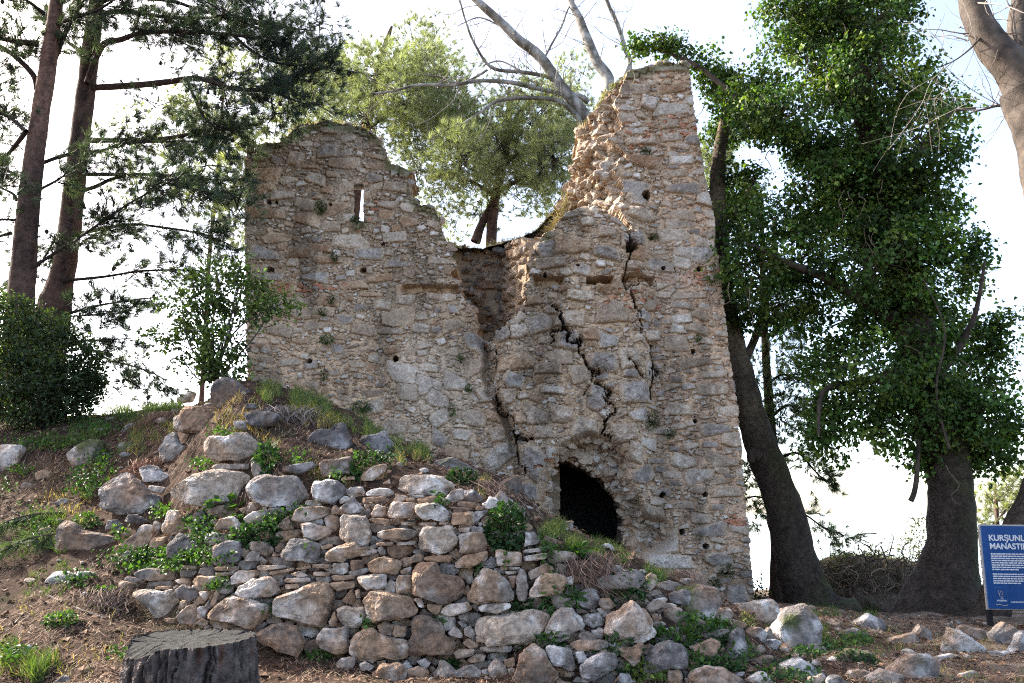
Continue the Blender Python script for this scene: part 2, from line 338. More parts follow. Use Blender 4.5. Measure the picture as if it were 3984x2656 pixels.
WALLSTONE = {'m': ((0.265, 0.20, 0.148), (0.40, 0.335, 0.27)), 'g': ((0.185, 0.155, 0.135), (0.32, 0.285, 0.255)), 'l': ((0.31, 0.26, 0.215), (0.48, 0.435, 0.385)), 'b': ((0.235, 0.145, 0.088), (0.33, 0.235, 0.16)),
             't': ((0.34, 0.255, 0.18), (0.43, 0.36, 0.29)), 'p': ((0.40, 0.34, 0.285), (0.52, 0.48, 0.44)), 'd': ((0.12, 0.105, 0.095), (0.22, 0.20, 0.185)), 'r': ((0.32, 0.125, 0.07), (0.42, 0.21, 0.13))}
class Masonry:
    """rubble laid in mortar, kept as a height field of real stones over a wall plane (u right, v up, metres)"""
    def __init__(s, u0, u1, v0, v1, step, seed):
        s.u0, s.v0, s.step = u0, v0, step; s.nu, s.nv = int((u1 - u0) / step) + 1, int((v1 - v0) / step) + 1
        s.U, s.Vv = np.meshgrid(u0 + step * np.arange(s.nu), v0 + step * np.arange(s.nv))
        s.H = np.zeros((s.nv, s.nu)); s.occ = np.zeros((s.nv, s.nu), bool); s.rg = np.random.default_rng(seed); s.seed = seed
        p = np.stack([s.U, s.Vv], -1)
        s.n1 = noise(p, 1.3, seed, 4, 0.55); s.n2 = noise(p, 12, seed + 5, 4, 0.6); s.n3 = noise(p, 40, seed + 8, 2, 0.6)
        s.C = np.array((0.385, 0.288, 0.20)) * (1 + 0.28 * s.n1 + 0.30 * s.n2)[..., None]
        s.H += 0.012 * s.n2 + 0.006 * s.n3
    def stamp(s, cu, cv, r, col, h, check=0.1, force=False, tilt=0.12, gap=0.0):
        R0 = r.max() + gap
        i0, i1 = int((cu - R0 - s.u0) / s.step), int((cu + R0 - s.u0) / s.step) + 2; j0, j1 = int((cv - R0 - s.v0) / s.step), int((cv + R0 - s.v0) / s.step) + 2
        i0, j0, i1, j1 = max(i0, 0), max(j0, 0), min(i1, s.nu), min(j1, s.nv)
        if i1 - i0 < 2 or j1 - j0 < 1: return False
        du, dv = s.U[j0:j1, i0:i1] - cu, s.Vv[j0:j1, i0:i1] - cv
        t = np.hypot(du, dv) / rtab(r, np.arctan2(dv, du)); ins = t < 1
        n = ins.sum()
        if n < 2: return False
        oc = s.occ[j0:j1, i0:i1]
        if not force and (oc & ins).sum() > check * n: return False
        put = ins & ~oc if not force else ins
        size = R0; tl = s.rg.normal(0, tilt, 2)
        n2 = s.n2[j0:j1, i0:i1]; n3 = s.n3[j0:j1, i0:i1]
        hh = h * np.sqrt(np.clip(1 - t ** 5, 0, 1)) * (1 + 0.25 * n2) + (du * tl[0] + dv * tl[1]) + 0.35 * h * n2 + 0.004 * n3
        s.H[j0:j1, i0:i1] = np.where(put, np.maximum(hh, 0.15 * h), s.H[j0:j1, i0:i1])
        lo, hi = np.array(WALLSTONE[col][0]), np.array(WALLSTONE[col][1]); k = s.rg.uniform(0.84, 1.14); ph = s.rg.uniform(-0.5, 0.6)
        f = np.clip(0.35 + ph + 1.3 * n2 + 0.5 * n3, 0, 1)[..., None]
        cc = (lo * (1 - f) + hi * f) * k
        e = np.clip((t - 0.66 + 0.35 * n2) * 3, 0, 0.75)[..., None]; cc = cc * (1 - e) + e * np.array((0.35, 0.262, 0.182))   # mortar smeared over the edges
        s.C[j0:j1, i0:i1] = np.where(put[..., None], cc, s.C[j0:j1, i0:i1]); s.occ[j0:j1, i0:i1] |= ins
        ring = (t >= 1) & (t < 1 + 0.012 / max(size * 0.5, 0.01)) & ~oc
        s.H[j0:j1, i0:i1] -= np.where(ring, 0.009, 0)
        return True
    def shape(s, a, b, rot, rough=0.16, p=3.0):
        """a convex broken outline: four slanting sides and a few knocked-off corners"""
        n = s.rg.integers(1, 5)
        phi = np.concatenate([np.array([0, 0.5, 1, 1.5]) * math.pi + s.rg.normal(0, 0.17, 4), s.rg.uniform(0, 6.28, n)])
        sup = np.sqrt((a * np.cos(phi)) ** 2 + (b * np.sin(phi)) ** 2); sup[4:] *= s.rg.uniform(0.92, 1.12, n); sup[:4] *= s.rg.uniform(0.85, 1.12, 4)
        c = np.cos(ANG[:, None] - rot - phi[None]); r = np.where(c > 0.05, sup[None] / np.maximum(c, 0.05), 9).min(1)
        ph = s.rg.uniform(0, 6.28, 2)
        return r * (1 + rough * 0.25 * (np.sin(5 * ANG + ph[0]) * 0.5 + np.sin(9 * ANG + ph[1]) * 0.5))
    def fill(s, n, wlo, whi, kinds, h, where=None, asp=(0.35, 0.8), rot=0.15, check=0.06, keep=None):
        kinds = list(kinds); ok = 0
        for _ in range(n):
            if where is not None:
                j = s.rg.integers(0, len(where[0])); cu, cv = s.u0 + s.step * where[1][j], s.v0 + s.step * where[0][j]
            else: cu, cv = s.rg.uniform(s.u0, s.u0 + s.step * s.nu), s.rg.uniform(s.v0, s.v0 + s.step * s.nv)
            i, j = int((cu - s.u0) / s.step), int((cv - s.v0) / s.step)
            if not (0 <= i < s.nu and 0 <= j < s.nv) or s.occ[j, i]: continue
            a = s.rg.uniform(wlo, whi) / 2; b = a * s.rg.uniform(*asp)
            ok += s.stamp(cu, cv, s.shape(a, b, s.rg.normal(0, rot)), kinds[s.rg.integers(0, len(kinds))], h * s.rg.uniform(0.5, 1.3), check)
        return ok

def build_tower_front():
    a0 = Q(545, 300, YT)[0]; a1 = Q(1760, 1450, YT)[0]; z0 = -0.25; z1 = Q(1500, 120, YT)[2]
    m = Masonry(a0, a1, z0, z1, 0.0115, 5)
    px, py = proj(m.U, np.full_like(m.U, YT), m.Vv); px = px / K; py = py / K          # where each point of the wall stands in the photograph
    def uv(x, y): q = Q(x, y, YT); return q[..., 0], q[..., 2]
    SCL = YT / 1898.0
    def big(cx, cy, wd, ht, rot, kind, h=0.05):
        u, v = uv(cx, cy); m.stamp(float(u), float(v), m.shape(wd * SCL / 2, ht * SCL / 2, -R(rot), 0.12, 3.2), kind, h, force=True, tilt=0.05)
    # colour and depth of the mortar by zone
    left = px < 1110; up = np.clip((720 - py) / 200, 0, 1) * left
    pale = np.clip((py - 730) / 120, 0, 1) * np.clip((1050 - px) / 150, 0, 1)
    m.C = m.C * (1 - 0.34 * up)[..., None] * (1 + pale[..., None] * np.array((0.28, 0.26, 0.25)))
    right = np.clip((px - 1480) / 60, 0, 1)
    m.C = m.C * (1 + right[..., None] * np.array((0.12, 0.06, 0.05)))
    Lb = [(755, 345, 50, 34, 5, 'g'), (680, 362, 42, 36, 10, 'm'), (610, 398, 88, 26, 0, 'b'), (600, 430, 70, 16, 0, 'b'), (650, 448, 60, 22, -4, 'm'), (600, 345, 66, 20, 2, 'm'),
          (612, 492, 92, 26, 0, 'b'), (700, 470, 55, 28, 12, 'm'), (760, 520, 44, 26, 0, 'm'), (606, 585, 84, 24, 0, 'g'), (690, 580, 70, 30, 3, 'b'), (615, 636, 78, 18, 0, 'g'), (725, 636, 70, 22, 0, 'g'),
          (850, 582, 74, 28, 2, 'g'), (917, 607, 76, 15, 3, 'g'), (905, 545, 56, 30, -6, 'm'), (645, 660, 84, 20, 0, 'b'), (640, 757, 66, 26, 2, 'm'), (690, 720, 50, 26, 12, 'm'), (880, 700, 48, 24, 8, 'm'),
          (935, 860, 96, 52, 14, 'p'), (985, 885, 62, 40, 10, 'g'), (1005, 920, 62, 36, 28, 'g'), (1045, 880, 58, 36, 12, 'g'), (1092, 842, 56, 36, -8, 'b'), (1010, 960, 52, 38, -20, 'l'), (1150, 1045, 96, 44, -32, 'l'),
          (1010, 1008, 38, 36, 20, 'g'), (985, 845, 46, 22, 8, 'm'), (1090, 785, 56, 40, 28, 'g'), (935, 900, 50, 40, 5, 'm'), (870, 640, 70, 18, 0, 'b'), (930, 690, 50, 22, 8, 'm'), (965, 755, 46, 24, 10, 'l'),
          (1040, 745, 50, 26, -5, 'm'), (840, 760, 60, 26, 10, 'm'), (760, 690, 48, 26, 12, 'b'), (905, 980, 60, 40, 0, 'm'), (860, 935, 48, 38, 0, 'm'), (1090, 960, 56, 34, 10, 'm'), (1120, 905, 54, 40, -20, 'm'),
          (1060, 1000, 44, 26, 6, 'l'), (860, 410, 40, 24, 4, 'g'), (905, 430, 60, 26, 4, 'm'), (890, 470, 50, 18, 0, 'm'), (940, 510, 46, 20, 8, 'b'), (725, 410, 46, 26, 8, 'm')]
    Rb = [(1258, 580, 60, 40, -10, 'g'), (1312, 572, 78, 46, 6, 'b'), (1388, 592, 70, 28, 14, 'g'), (1262, 614, 84, 26, 2, 'm'), (1345, 522, 40, 26, -10, 'm'), (1300, 505, 56, 22, -14, 'l'), (1388, 545, 44, 30, 5, 'm'),
          (1238, 750, 62, 46, -16, 'l'), (1190, 768, 46, 36, 0, 'l'), (1310, 740, 66, 40, 10, 'm'), (1400, 722, 76, 58, 4, 'm'), (1308, 790, 58, 50, 10, 'g'), (1384, 836, 82, 46, 8, 'g'), (1190, 838, 84, 34, -4, 'b'),
          (1255, 852, 62, 28, -6, 'm'), (1440, 828, 54, 44, 0, 'm'), (1500, 852, 38, 46, 14, 'l'), (1268, 900, 60, 18, 0, 'p'), (1368, 920, 46, 62, 26, 'g'), (1458, 905, 82, 50, -4, 'g'), (1180, 880, 52, 38, 6, 'g'),
          (1165, 915, 46, 36, -6, 'm'), (1340, 992, 66, 56, 4, 'm'), (1428, 998, 66, 44, -6, 'm'), (1224, 1062, 56, 66, 24, 'g'), (1330, 690, 70, 26, 4, 'm'), (1215, 700, 60, 26, -8, 'b'), (1490, 700, 40, 40, 10, 'm'),
          (1230, 960, 60, 36, 10, 'm'), (1290, 955, 50, 40, 0, 'm'), (1190, 965, 40, 30, 0, 'b'), (1525, 1248, 74, 42, -6, 'p'), (1540, 1290, 110, 36, 0, 'p'), (1500, 1180, 60, 34, 8, 'm'), (1455, 1040, 36, 46, 8, 'm'),
          (1478, 370, 98, 26, 0, 'b'), (1568, 368, 62, 24, 0, 'p'), (1490, 236, 42, 36, 20, 'p'), (1540, 205, 80, 18, 2, 'b'), (1540, 285, 60, 24, 0, 'm'), (1470, 325, 80, 20, 2, 'm'), (1530, 160, 100, 14, 0, 'm'),
          (1470, 500, 66, 40, 6, 'm'), (1572, 432, 92, 28, 0, 'g'), (1462, 460, 60, 30, 26, 'l'), (1592, 580, 108, 28, -2, 'g'), (1565, 604, 48, 32, 10, 'l'), (1512, 612, 70, 30, 4, 'g'), (1585, 680, 92, 14, 0, 'm'), (1600, 830, 84, 18, 0, 'm'),
          (1645, 985, 84, 22, 0, 'g'), (1640, 860, 60, 18, 0, 'm'), (1672, 1130, 70, 24, 0, 'm'), (1692, 1366, 50, 50, -10, 'g'), (1450, 620, 60, 22, 2, 'm'), (1600, 755, 60, 22, 6, 'm'), (1560, 940, 60, 30, 0, 'm'),
          (1570, 1060, 60, 30, 0, 'l'), (1660, 1060, 70, 22, 0, 'm'), (1610, 1190, 50, 24, 0, 'm'), (1600, 1330, 60, 30, 0, 'm'), (1550, 790, 60, 36, 0, 'm'), (1620, 560, 50, 20, 0, 'm'), (1500, 770, 40, 30, 0, 'm')]
    for bset in (Lb, Rb):
        for cx, cy, wd, ht, rot, kind in bset: big(cx, cy, wd, ht, rot, kind, 0.04 if cx < 1110 or cx > 1490 else 0.075)
    mid = (px > 1130) & (px < 1480) & (py > 480); rt = (px >= 1480) | ((px > 1330) & (py < 480)); lt = ~mid & ~rt
    wm, wr, wl = np.nonzero(mid), np.nonzero(rt), np.nonzero(lt); allw = np.nonzero(px > 0)
    m.fill(260, 0.26, 0.42, 'mmgbl', 0.065, wm, (0.5, 0.85), 0.25); wu = np.nonzero(lt & (py < 690)); m.fill(110, 0.24, 0.6, 'bbbm', 0.03, wu, (0.16, 0.4), 0.05); m.fill(110, 0.22, 0.52, 'mmmbt', 0.03, wl, (0.2, 0.5), 0.06); m.fill(200, 0.25, 0.55, 'mmgl', 0.03, wr, (0.2, 0.5), 0.04)
    m.fill(700, 0.16, 0.26, 'mmgblt', 0.055, wm, (0.4, 0.85), 0.3); m.fill(600, 0.15, 0.26, 'mmgbt', 0.028, wl, (0.3, 0.8), 0.2); m.fill(800, 0.15, 0.28, 'mmglt', 0.03, wr, (0.22, 0.55), 0.05)
    m.fill(5000, 0.085, 0.16, 'mmlbtgp', 0.034, allw, (0.25, 0.8), 0.22, 0.05); m.fill(12000, 0.05, 0.09, 'mltbpg', 0.024, allw, (0.25, 0.75), 0.3, 0.08); m.fill(16000, 0.03, 0.055, 'lptbm', 0.016, allw, (0.3, 0.8), 0.4, 0.15)
    # a few courses hold broken red brick
    for cx, cy, sx, sy, n in ((1545, 642, 60, 14, 40), (1500, 300, 80, 30, 22), (700, 664, 100, 10, 26), (1690, 1196, 16, 14, 16), (1600, 625, 50, 10, 14), (1440, 690, 60, 20, 14), (1280, 1060, 60, 20, 10), (830, 480, 40, 60, 8)):
        for _ in range(n):
            x, y = m.rg.normal(cx, sx * 0.6), m.rg.normal(cy, sy * 0.6); u, v = uv(x, y)
            m.stamp(float(u), float(v), m.shape(m.rg.uniform(0.03, 0.07), m.rg.uniform(0.014, 0.024), m.rg.normal(0, 0.08)), 'r', 0.02, force=True)
    stq = noise(np.stack([m.U * 2.2, m.Vv * 0.55], -1), 1.0, 44, 4, 0.6); blo = noise(np.stack([m.U, m.Vv], -1), 0.8, 45, 4, 0.6)
    m.C = m.C * (1 - np.clip((stq - 0.05) * 1.5, 0, 0.38))[..., None]; pb = np.clip((blo - 0.12) * 2.0, 0, 0.45)[..., None]; m.C = m.C * (1 - pb) + pb * np.array((0.45, 0.37, 0.29)) * (1 + 0.3 * m.n2)[..., None]
    D = 0.05 * blur(m.n1, 12) - m.H                                     # distance the surface lies behind the wall plane
    seam = np.interp(py, [480, 700, 785, 830, 870, 915, 960, 1010, 1095, 1300], [1100, 1112, 1122, 1134, 1128, 1138, 1166, 1184, 1196, 1200]) + 7 * m.n2
    D = D - 0.20 * blur(((px > seam) & (px < 1480) & (py > 480)).astype(float), 5) - 0.05 * blur(mid.astype(float), 20)
    cl = blur((np.abs(px - seam + 4) < np.interp(py, [690, 780, 900, 1000, 1090], [26, 20, 11, 8, 5])).astype(float) * (py > 690) * (py < 1090), 2); D = D + 0.34 * cl * (0.7 + 0.8 * m.n1)                          # the middle block leans out
    # beam slots
    for (x0, x1, yy, hh, dp) in ((925, 1056, 664, 17, 0.16), (1226, 1292, 655, 20, 0.2), (1345, 1402, 655, 14, 0.3), (1424, 1500, 646, 16, 0.2)):
        s_ = ((px > x0) & (px < x1) & (np.abs(py - yy + 3 * m.n2) < hh / 2)).astype(float); s_ = blur(s_, 1, 1); D = D + dp * s_
        k = (s_ > 0.5)[..., None]; m.C = np.where(k, np.array((0.30, 0.20, 0.12)) * (1 + 0.3 * m.n2)[..., None], m.C)
    # putlog holes
    for hx, hy, hw, hh in ((618, 465, 11, 9), (636, 465, 10, 9), (620, 620, 22, 12), (834, 620, 16, 11), (712, 830, 18, 11), (910, 825, 13, 16), (1485, 447, 20, 22), (1592, 806, 12, 12), (1596, 968, 11, 11), (1520, 1136, 14, 12),
                           (1620, 1136, 12, 11), (1566, 1222, 13, 14), (1620, 1254, 14, 14), (1325, 1052, 14, 12), (1325, 620, 10, 10), (1606, 618, 13, 10), (1522, 618, 10, 10), (760, 470, 8, 8), (1370, 1150, 8, 8), (1250, 640, 10, 8), (880, 560, 8, 6)):
        s_ = (np.hypot(px - hx, (py - hy) * hw / hh) / (hw * 0.5) + 0.55 * m.n2 < 0.95).astype(float)
        D = D + 0.42 * s_; m.C = np.where((s_ > 0.5)[..., None], m.C * 0.75, m.C)
    # fissures
    wob = 5 * m.n2; p2 = np.stack([m.U, m.Vv], -1)
    jx, jy = 9 * np.round(noise(p2, 7, 61, 1) * 2.5) / 1.6, 9 * np.round(noise(p2, 7, 62, 1) * 2.5) / 1.6; wv = 0.75 + 0.9 * noise(p2, 3.5, 63, 2)
    for pts, wd, dp in (([(1440, 545), (1446, 600), (1435, 650), (1450, 690), (1456, 730), (1470, 770), (1490, 800), (1500, 860), (1500, 905)], 4.2, 0.4),
                        ([(1266, 716), (1290, 760), (1325, 800), (1345, 840), (1372, 880), (1392, 910), (1407, 945), (1386, 985), (1392, 1025)], 4.4, 0.42),
                        ([(1122, 785), (1136, 830), (1128, 870), (1138, 915), (1168, 960), (1186, 1010), (1190, 1050), (1196, 1095)], 3.6, 0.3),
                        ([(1470, 640), (1440, 660)], 4, 0.3), ([(1290, 760), (1262, 790)], 4, 0.3), ([(1372, 880), (1345, 905)], 4, 0.25), ([(1190, 1000), (1215, 1010)], 6, 0.3), ([(1440, 830), (1480, 870)], 3, 0.25)):
        dd, t = segdist(px + jx + wob, py + jy, pts); s_ = np.clip((wd * wv * (1.0 - 0.4 * t) - dd) / 2.5, 0, 1); D = D + dp * s_
        near = np.clip((wd * 3 - dd) / (wd * 3), 0, 1); D = D + 0.07 * near; m.C = m.C * (1 - 0.25 * (s_ > 0.4))[..., None]
    # the broken core of the tall pier falls away behind its face
    edge = [(1440, 150), (1436, 190), (1408, 235), (1428, 290), (1400, 320), (1440, 352), (1412, 392), (1436, 430), (1408, 480), (1452, 548)]
    ex = np.interp(py, [p[1] for p in edge], [p[0] for p in edge]) + 10 * m.n1 + 8 * m.n2
    block = np.interp(px, [1200, 1222, 1240, 1266, 1290, 1320, 1345, 1372, 1400, 1440, 1452], [610, 582, 550, 538, 508, 492, 480, 488, 505, 535, 548]) + 6 * m.n2
    core = (px < ex) & (py < block) & (px > 1180)
    cd = np.clip((ex - px) / 120, 0, 1.3); p2 = np.stack([m.U, m.Vv], -1)
    rub = 0.10 * noise(p2, 4.5, 71, 2) + 0.07 * noise(p2, 11, 72, 3) + 0.1 * np.round(noise(p2, 3.0, 73, 2) * 5) / 5
    D = np.where(core, 0.06 + 1.25 * cd + rub - 0.9 * m.H, D)
    warm = core[..., None] * 1.0; m.C = m.C * (1 - warm) + warm * (0.45 * m.C + 0.55 * np.array((0.34, 0.25, 0.165)) * (1 + 0.35 * m.n2)[..., None])
    # the torn ring of the cave mouth
    ring = inpoly(px + wob, py + wob, [(1238, 1180), (1250, 1100), (1278, 1040), (1310, 1018), (1350, 1000), (1392, 1012), (1420, 1030), (1440, 1062), (1432, 1092), (1470, 1160), (1482, 1192), (1532, 1200), (1538, 1240), (1512, 1262), (1440, 1300), (1300, 1300)]).astype(float)
    rb = blur(ring, 4); D = D + rb * (0.20 + 0.8 * rub + 0.36 * blur(ring, 14)); m.C = m.C * (1 - rb[..., None] * 0.6) + rb[..., None] * 0.6 * np.array((0.46, 0.31, 0.19)) * (1 + 0.5 * m.n2)[..., None]
    out = [(566, 1500), (566, 860), (564, 700), (562, 600), (562, 450), (565, 335), (600, 330), (640, 325), (664, 302), (688, 286), (730, 276), (790, 282), (835, 290), (850, 303), (872, 318), (885, 350), (893, 372), (935, 388), (954, 396), (942, 412),
           (943, 450), (966, 470), (1000, 478), (1006, 500), (1016, 530), (1022, 548), (1030, 580), (1052, 602), (1042, 640), (1060, 662), (1066, 690), (1086, 702), (1100, 722), (1096, 760), (1114, 778), (1122, 792), (1138, 775), (1178, 742), (1200, 722),
           (1210, 690), (1216, 650), (1206, 612), (1222, 588), (1240, 548), (1262, 520), (1272, 480), (1296, 440), (1312, 390), (1328, 330), (1344, 300), (1336, 250), (1366, 230), (1396, 196), (1440, 166), (1500, 148), (1510, 141), (1580, 145), (1584, 165),
           (1590, 210), (1600, 290), (1615, 370), (1625, 430), (1640, 500), (1645, 560), (1655, 620), (1665, 720), (1675, 800), (1686, 880), (1697, 960), (1706, 1060), (1713, 1150), (1721, 1230), (1729, 1320), (1733, 1395), (1738, 1500)]
    e2 = 5 * m.n2 + 3 * np.round(noise(p2, 9, 91, 1) * 3) / 3
    calm = np.where((px < 640) | (px > 1560), 0.6, 1.4)
    mask = inpoly(px + e2 * calm, py + e2 * calm * 0.8, out)
    slit = (np.abs(px - 824.5 - 1.6 * m.n2) < 9.5) & (py > 424) & (py < 505)
    cj = 13 * noise(np.stack([m.U, m.Vv], -1), 2.6, 47, 2); cave = inpoly(px + 8 * m.n2 + cj, py + 8 * m.n2 + 0.5 * cj, [(1258, 1330), (1260, 1195), (1265, 1120), (1273, 1078), (1292, 1056), (1322, 1064), (1352, 1074), (1386, 1096), (1411, 1122), (1431, 1152), (1446, 1200), (1450, 1330)])
    mask &= ~slit & ~cave
    # moss on the ledges
    top = (mask & ~np.roll(mask, -9, 0)) & (py < 560) & ~core
    ms = np.clip(blur(top.astype(float), 5) * 2.2 + 0.3 * m.n1, 0, 0.7) * (blur(top.astype(float), 5) > 0.04)
    m.C = m.C * (1 - ms[..., None]) + ms[..., None] * np.array((0.075, 0.08, 0.03))
    m.C = m.C * 1.16
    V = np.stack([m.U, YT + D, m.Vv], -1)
    return m, V, mask, px, py

def sheet(V, mask, C, thick, name, mat, parent, base, splay=None, steps=6, seed=1):
    """the masked height field plus the torn thickness of the wall behind every edge"""
    nv, nu = mask.shape; id_ = np.arange(nv * nu).reshape(nv, nu)
    q = mask[:-1, :-1] & mask[:-1, 1:] & mask[1:, 1:] & mask[1:, :-1]
    Q4 = np.stack([id_[:-1, :-1], id_[:-1, 1:], id_[1:, 1:], id_[1:, :-1]], -1)[q]
    e = np.concatenate([Q4[:, [0, 1]], Q4[:, [1, 2]], Q4[:, [2, 3]], Q4[:, [3, 0]]])
    key = e.min(1) * (nv * nu) + e.max(1); u, inv, cnt = np.unique(key, return_inverse=True, return_counts=True)
    be = e[cnt[inv] == 1]; bv = np.unique(be)
    Vf = V.reshape(-1, 3); Cf = C.reshape(-1, 3); used = np.unique(np.concatenate([Q4.ravel(), bv]))
    remap = np.full(nv * nu, -1); remap[used] = np.arange(len(used))
    VV = [Vf[used]]; CC = [Cf[used]]; FF = [remap[Q4]]; n = len(used)
    prev = remap[be]; pos = Vf[bv]; bm = np.full(nv * nu, -1); bm[bv] = np.arange(len(bv)); yb = pos[:, 1]
    for k in range(1, steps + 1):
        t = k / steps
        p = pos.copy(); p[:, 1] = yb + (pos[:, 1].max() * 0 + thick) * t
        jit = 0.05 if 0 < k else 0
        p[:, 0] += jit * noise(p, 6, seed + 3, 3); p[:, 2] += jit * noise(p, 6, seed + 4, 3); p[:, 1] += 0.03 * noise(p, 7, seed + 5, 2)
        if splay is not None: p = splay(p, t)
        VV.append(p); CC.append(np.array((0.30, 0.225, 0.155)) * (1 + 0.5 * noise(p, 9, seed + 6, 3))[:, None])
        cur = bm[be] + n; FF.append(np.stack([prev[:, 1], prev[:, 0], cur[:, 0], cur[:, 1]], -1)); prev = cur; n += len(bv)
    return mk(name, np.concatenate(VV), FF, mat, parent, np.concatenate(CC), False, base)

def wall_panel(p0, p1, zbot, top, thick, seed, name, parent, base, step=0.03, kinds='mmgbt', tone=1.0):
    """a plain run of the same rubble between two ground points, with a ragged top given as heights along its length"""
    p0, p1 = np.array(p0, float), np.array(p1, float); ln = np.linalg.norm(p1 - p0); du = (p1 - p0) / ln; nr = np.array([du[1], -du[0]])
    tu = np.linspace(0, ln, len(top)); m = Masonry(0, ln, zbot, max(top) + 0.1, step, seed); area = ln * (max(top) - zbot)
    m.fill(int(area * 14), 0.2, 0.42, kinds, 0.06, None, (0.4, 0.8)); m.fill(int(area * 60), 0.1, 0.2, kinds, 0.05, None, (0.3, 0.8))
    lim = np.interp(m.U, tu, top) + 0.12 * m.n2 + 0.08 * m.n1
    mask = m.Vv < lim; mask[:, 0] = mask[:, 1]
    V = np.stack([p0[0] + du[0] * m.U + nr[0] * m.H, p0[1] + du[1] * m.U + nr[1] * m.H, m.Vv], -1)
    nv, nu = mask.shape; id_ = np.arange(nv * nu).reshape(nv, nu)
    back = V - np.array([nr[0], nr[1], 0]) * (thick + 0.6 * m.H)[..., None]
    q = mask[:-1, :-1] & mask[:-1, 1:] & mask[1:, 1:] & mask[1:, :-1]
    A = np.stack([id_[:-1, :-1], id_[:-1, 1:], id_[1:, 1:], id_[1:, :-1]], -1)[q]; B = A[:, ::-1] + nv * nu
    e = np.concatenate([A[:, [0, 1]], A[:, [1, 2]], A[:, [2, 3]], A[:, [3, 0]]]); key = e.min(1) * (nv * nu) + e.max(1)
    _, inv, cnt = np.unique(key, return_inverse=True, return_counts=True); be = e[cnt[inv] == 1]
    S = np.stack([be[:, 1], be[:, 0], be[:, 0] + nv * nu, be[:, 1] + nv * nu], -1)
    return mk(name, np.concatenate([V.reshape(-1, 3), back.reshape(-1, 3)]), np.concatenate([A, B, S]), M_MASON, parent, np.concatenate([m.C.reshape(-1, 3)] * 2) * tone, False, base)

tower_base = np.array([0.0, YT + 1.5, 0.6])
tower = thing('ruined_tower', 'tall ruined tower of rubble stone split by a gap, dark hole at its foot', 'ruin', tower_base)
_m, _V, _mask, _px, _py = build_tower_front()
_slitu = Q(824.5, 465, YT)
def _splay(p, t):
    k = (np.abs(p[:, 0] - _slitu[0]) < 0.2) & (np.abs(p[:, 2] - _slitu[2]) < 0.4)
    p[:, 0] = np.where(k, _slitu[0] + (p[:, 0] - _slitu[0]) * (1 + 1.6 * t) - 0.14 * t, p[:, 0]); p[:, 2] = np.where(k, p[:, 2] + 0.28 * t, p[:, 2]); return p
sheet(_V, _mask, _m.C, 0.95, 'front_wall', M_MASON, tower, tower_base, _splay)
def rubble_on(name, sel, n, lo, hi, kinds, seed, push=0.0, colk=0.9, pts=None):
    rg = np.random.default_rng(seed); b = Bag(); J = np.argwhere(sel) if pts is None else None
    for i in range(n):
        p = _V[tuple(J[rg.integers(0, len(J))])] if pts is None else pts[i]; s = lo * (hi / lo) ** rg.random(); U, Fc = ICO[3 if s > .12 else 2]
        V = U * np.array((rg.uniform(.8, 1.7), rg.uniform(.6, 1.0), rg.uniform(.45, .85))) * s / 2
        for q in range(11):
            nn = unit(rg.normal(0, 1, 3)); t = V @ nn; off = t.max() * rg.uniform(.42, .85); V = V - np.maximum(0, t - off)[:, None] * nn
        a = rg.normal(0, .35); ca, sa = math.cos(a), math.sin(a); V = np.stack([V[:, 0] * ca - V[:, 2] * sa, V[:, 1], V[:, 0] * sa + V[:, 2] * ca], -1) + 0.04 * s * noise(V / s, 5, i, 2)[:, None]
        lo_, hi_ = (np.array(c) for c in WALLSTONE[kinds[rg.integers(0, len(kinds))]]); f = np.clip(.4 + noise(V + p, 9, 3, 3) * 1.2, 0, 1)[:, None]
        b.add(V + p + np.array((0, push * s, 0)), Fc, (lo_ * (1 - f) + hi_ * f) * rg.uniform(.8, 1.1) * colk)
    o = b.build(name, M_MASON, tower, False, tower_base); o['kind'] = 'stuff'
_core = _mask & (_V[..., 1] > YT + 0.12) & (_py < 560) & (_px > 1230)
rubble_on('core_rubble', _core, 800, .05, .27, 'tttbml', 61)
_ring = _mask & inpoly(_px, _py, [(1240, 1180), (1250, 1100), (1280, 1042), (1310, 1020), (1350, 1002), (1392, 1014), (1420, 1032), (1440, 1064), (1434, 1094), (1470, 1160), (1482, 1192), (1530, 1202), (1536, 1240), (1510, 1260), (1440, 1300)])
rubble_on('mouth_rubble', _ring, 300, .07, .30, 'ttptbmt', 62, .05, 1.1)
_top = _mask & ~np.roll(_mask, -3, 0) & (_py < 800)
rubble_on('cap_rubble', _top & ~_core, 110, .06, .22, 'mmbgt', 63, .5)
_seam = _mask & (np.abs(_px - np.interp(_py, [785, 830, 870, 915, 960, 1010, 1095], [1122, 1136, 1128, 1138, 1168, 1186, 1196])) < 16) & (_py > 700) & (_py < 1090)
rubble_on('seam_rubble', _seam, 70, .06, .16, 'mmbl', 64, .3)
# side walls, and the stump of the back wall that shows through the gap with grass on it
xl, xr = Q(566, 800, YT)[0], Q(1725, 1300, YT)[0]; zl = Q(600, 330, YT)[2]
wall_panel((xl + 0.02, 17.2), (xl + 0.02, 12.97), 1.6, [3.6, 4.2, 4.8, 5.6, zl - 0.25, zl - 0.1], 0.8, 31, 'side_wall', tower, tower_base)
wall_panel((xr - 0.55, 12.97), (xr - 0.55, 17.2), -0.4, [8.0, 7.0, 5.6, 4.4, 3.6], 0.8, 32, 'side_wall', tower, tower_base)
zg = Q(1120, 560, 13.9)[2]
wall_panel((Q(985, 600, 13.9)[0], 13.9), (Q(1262, 600, 13.9)[0], 13.9), 0.5, [zg - .02, zg - .02, zg - .12, zg - .05, zg + .05, zg + .32], 1.2, 33, 'inner_wall', tower, tower_base, 0.018, 'gmdb', 0.6)  # back wall colour darkened to paint the shade inside the gap
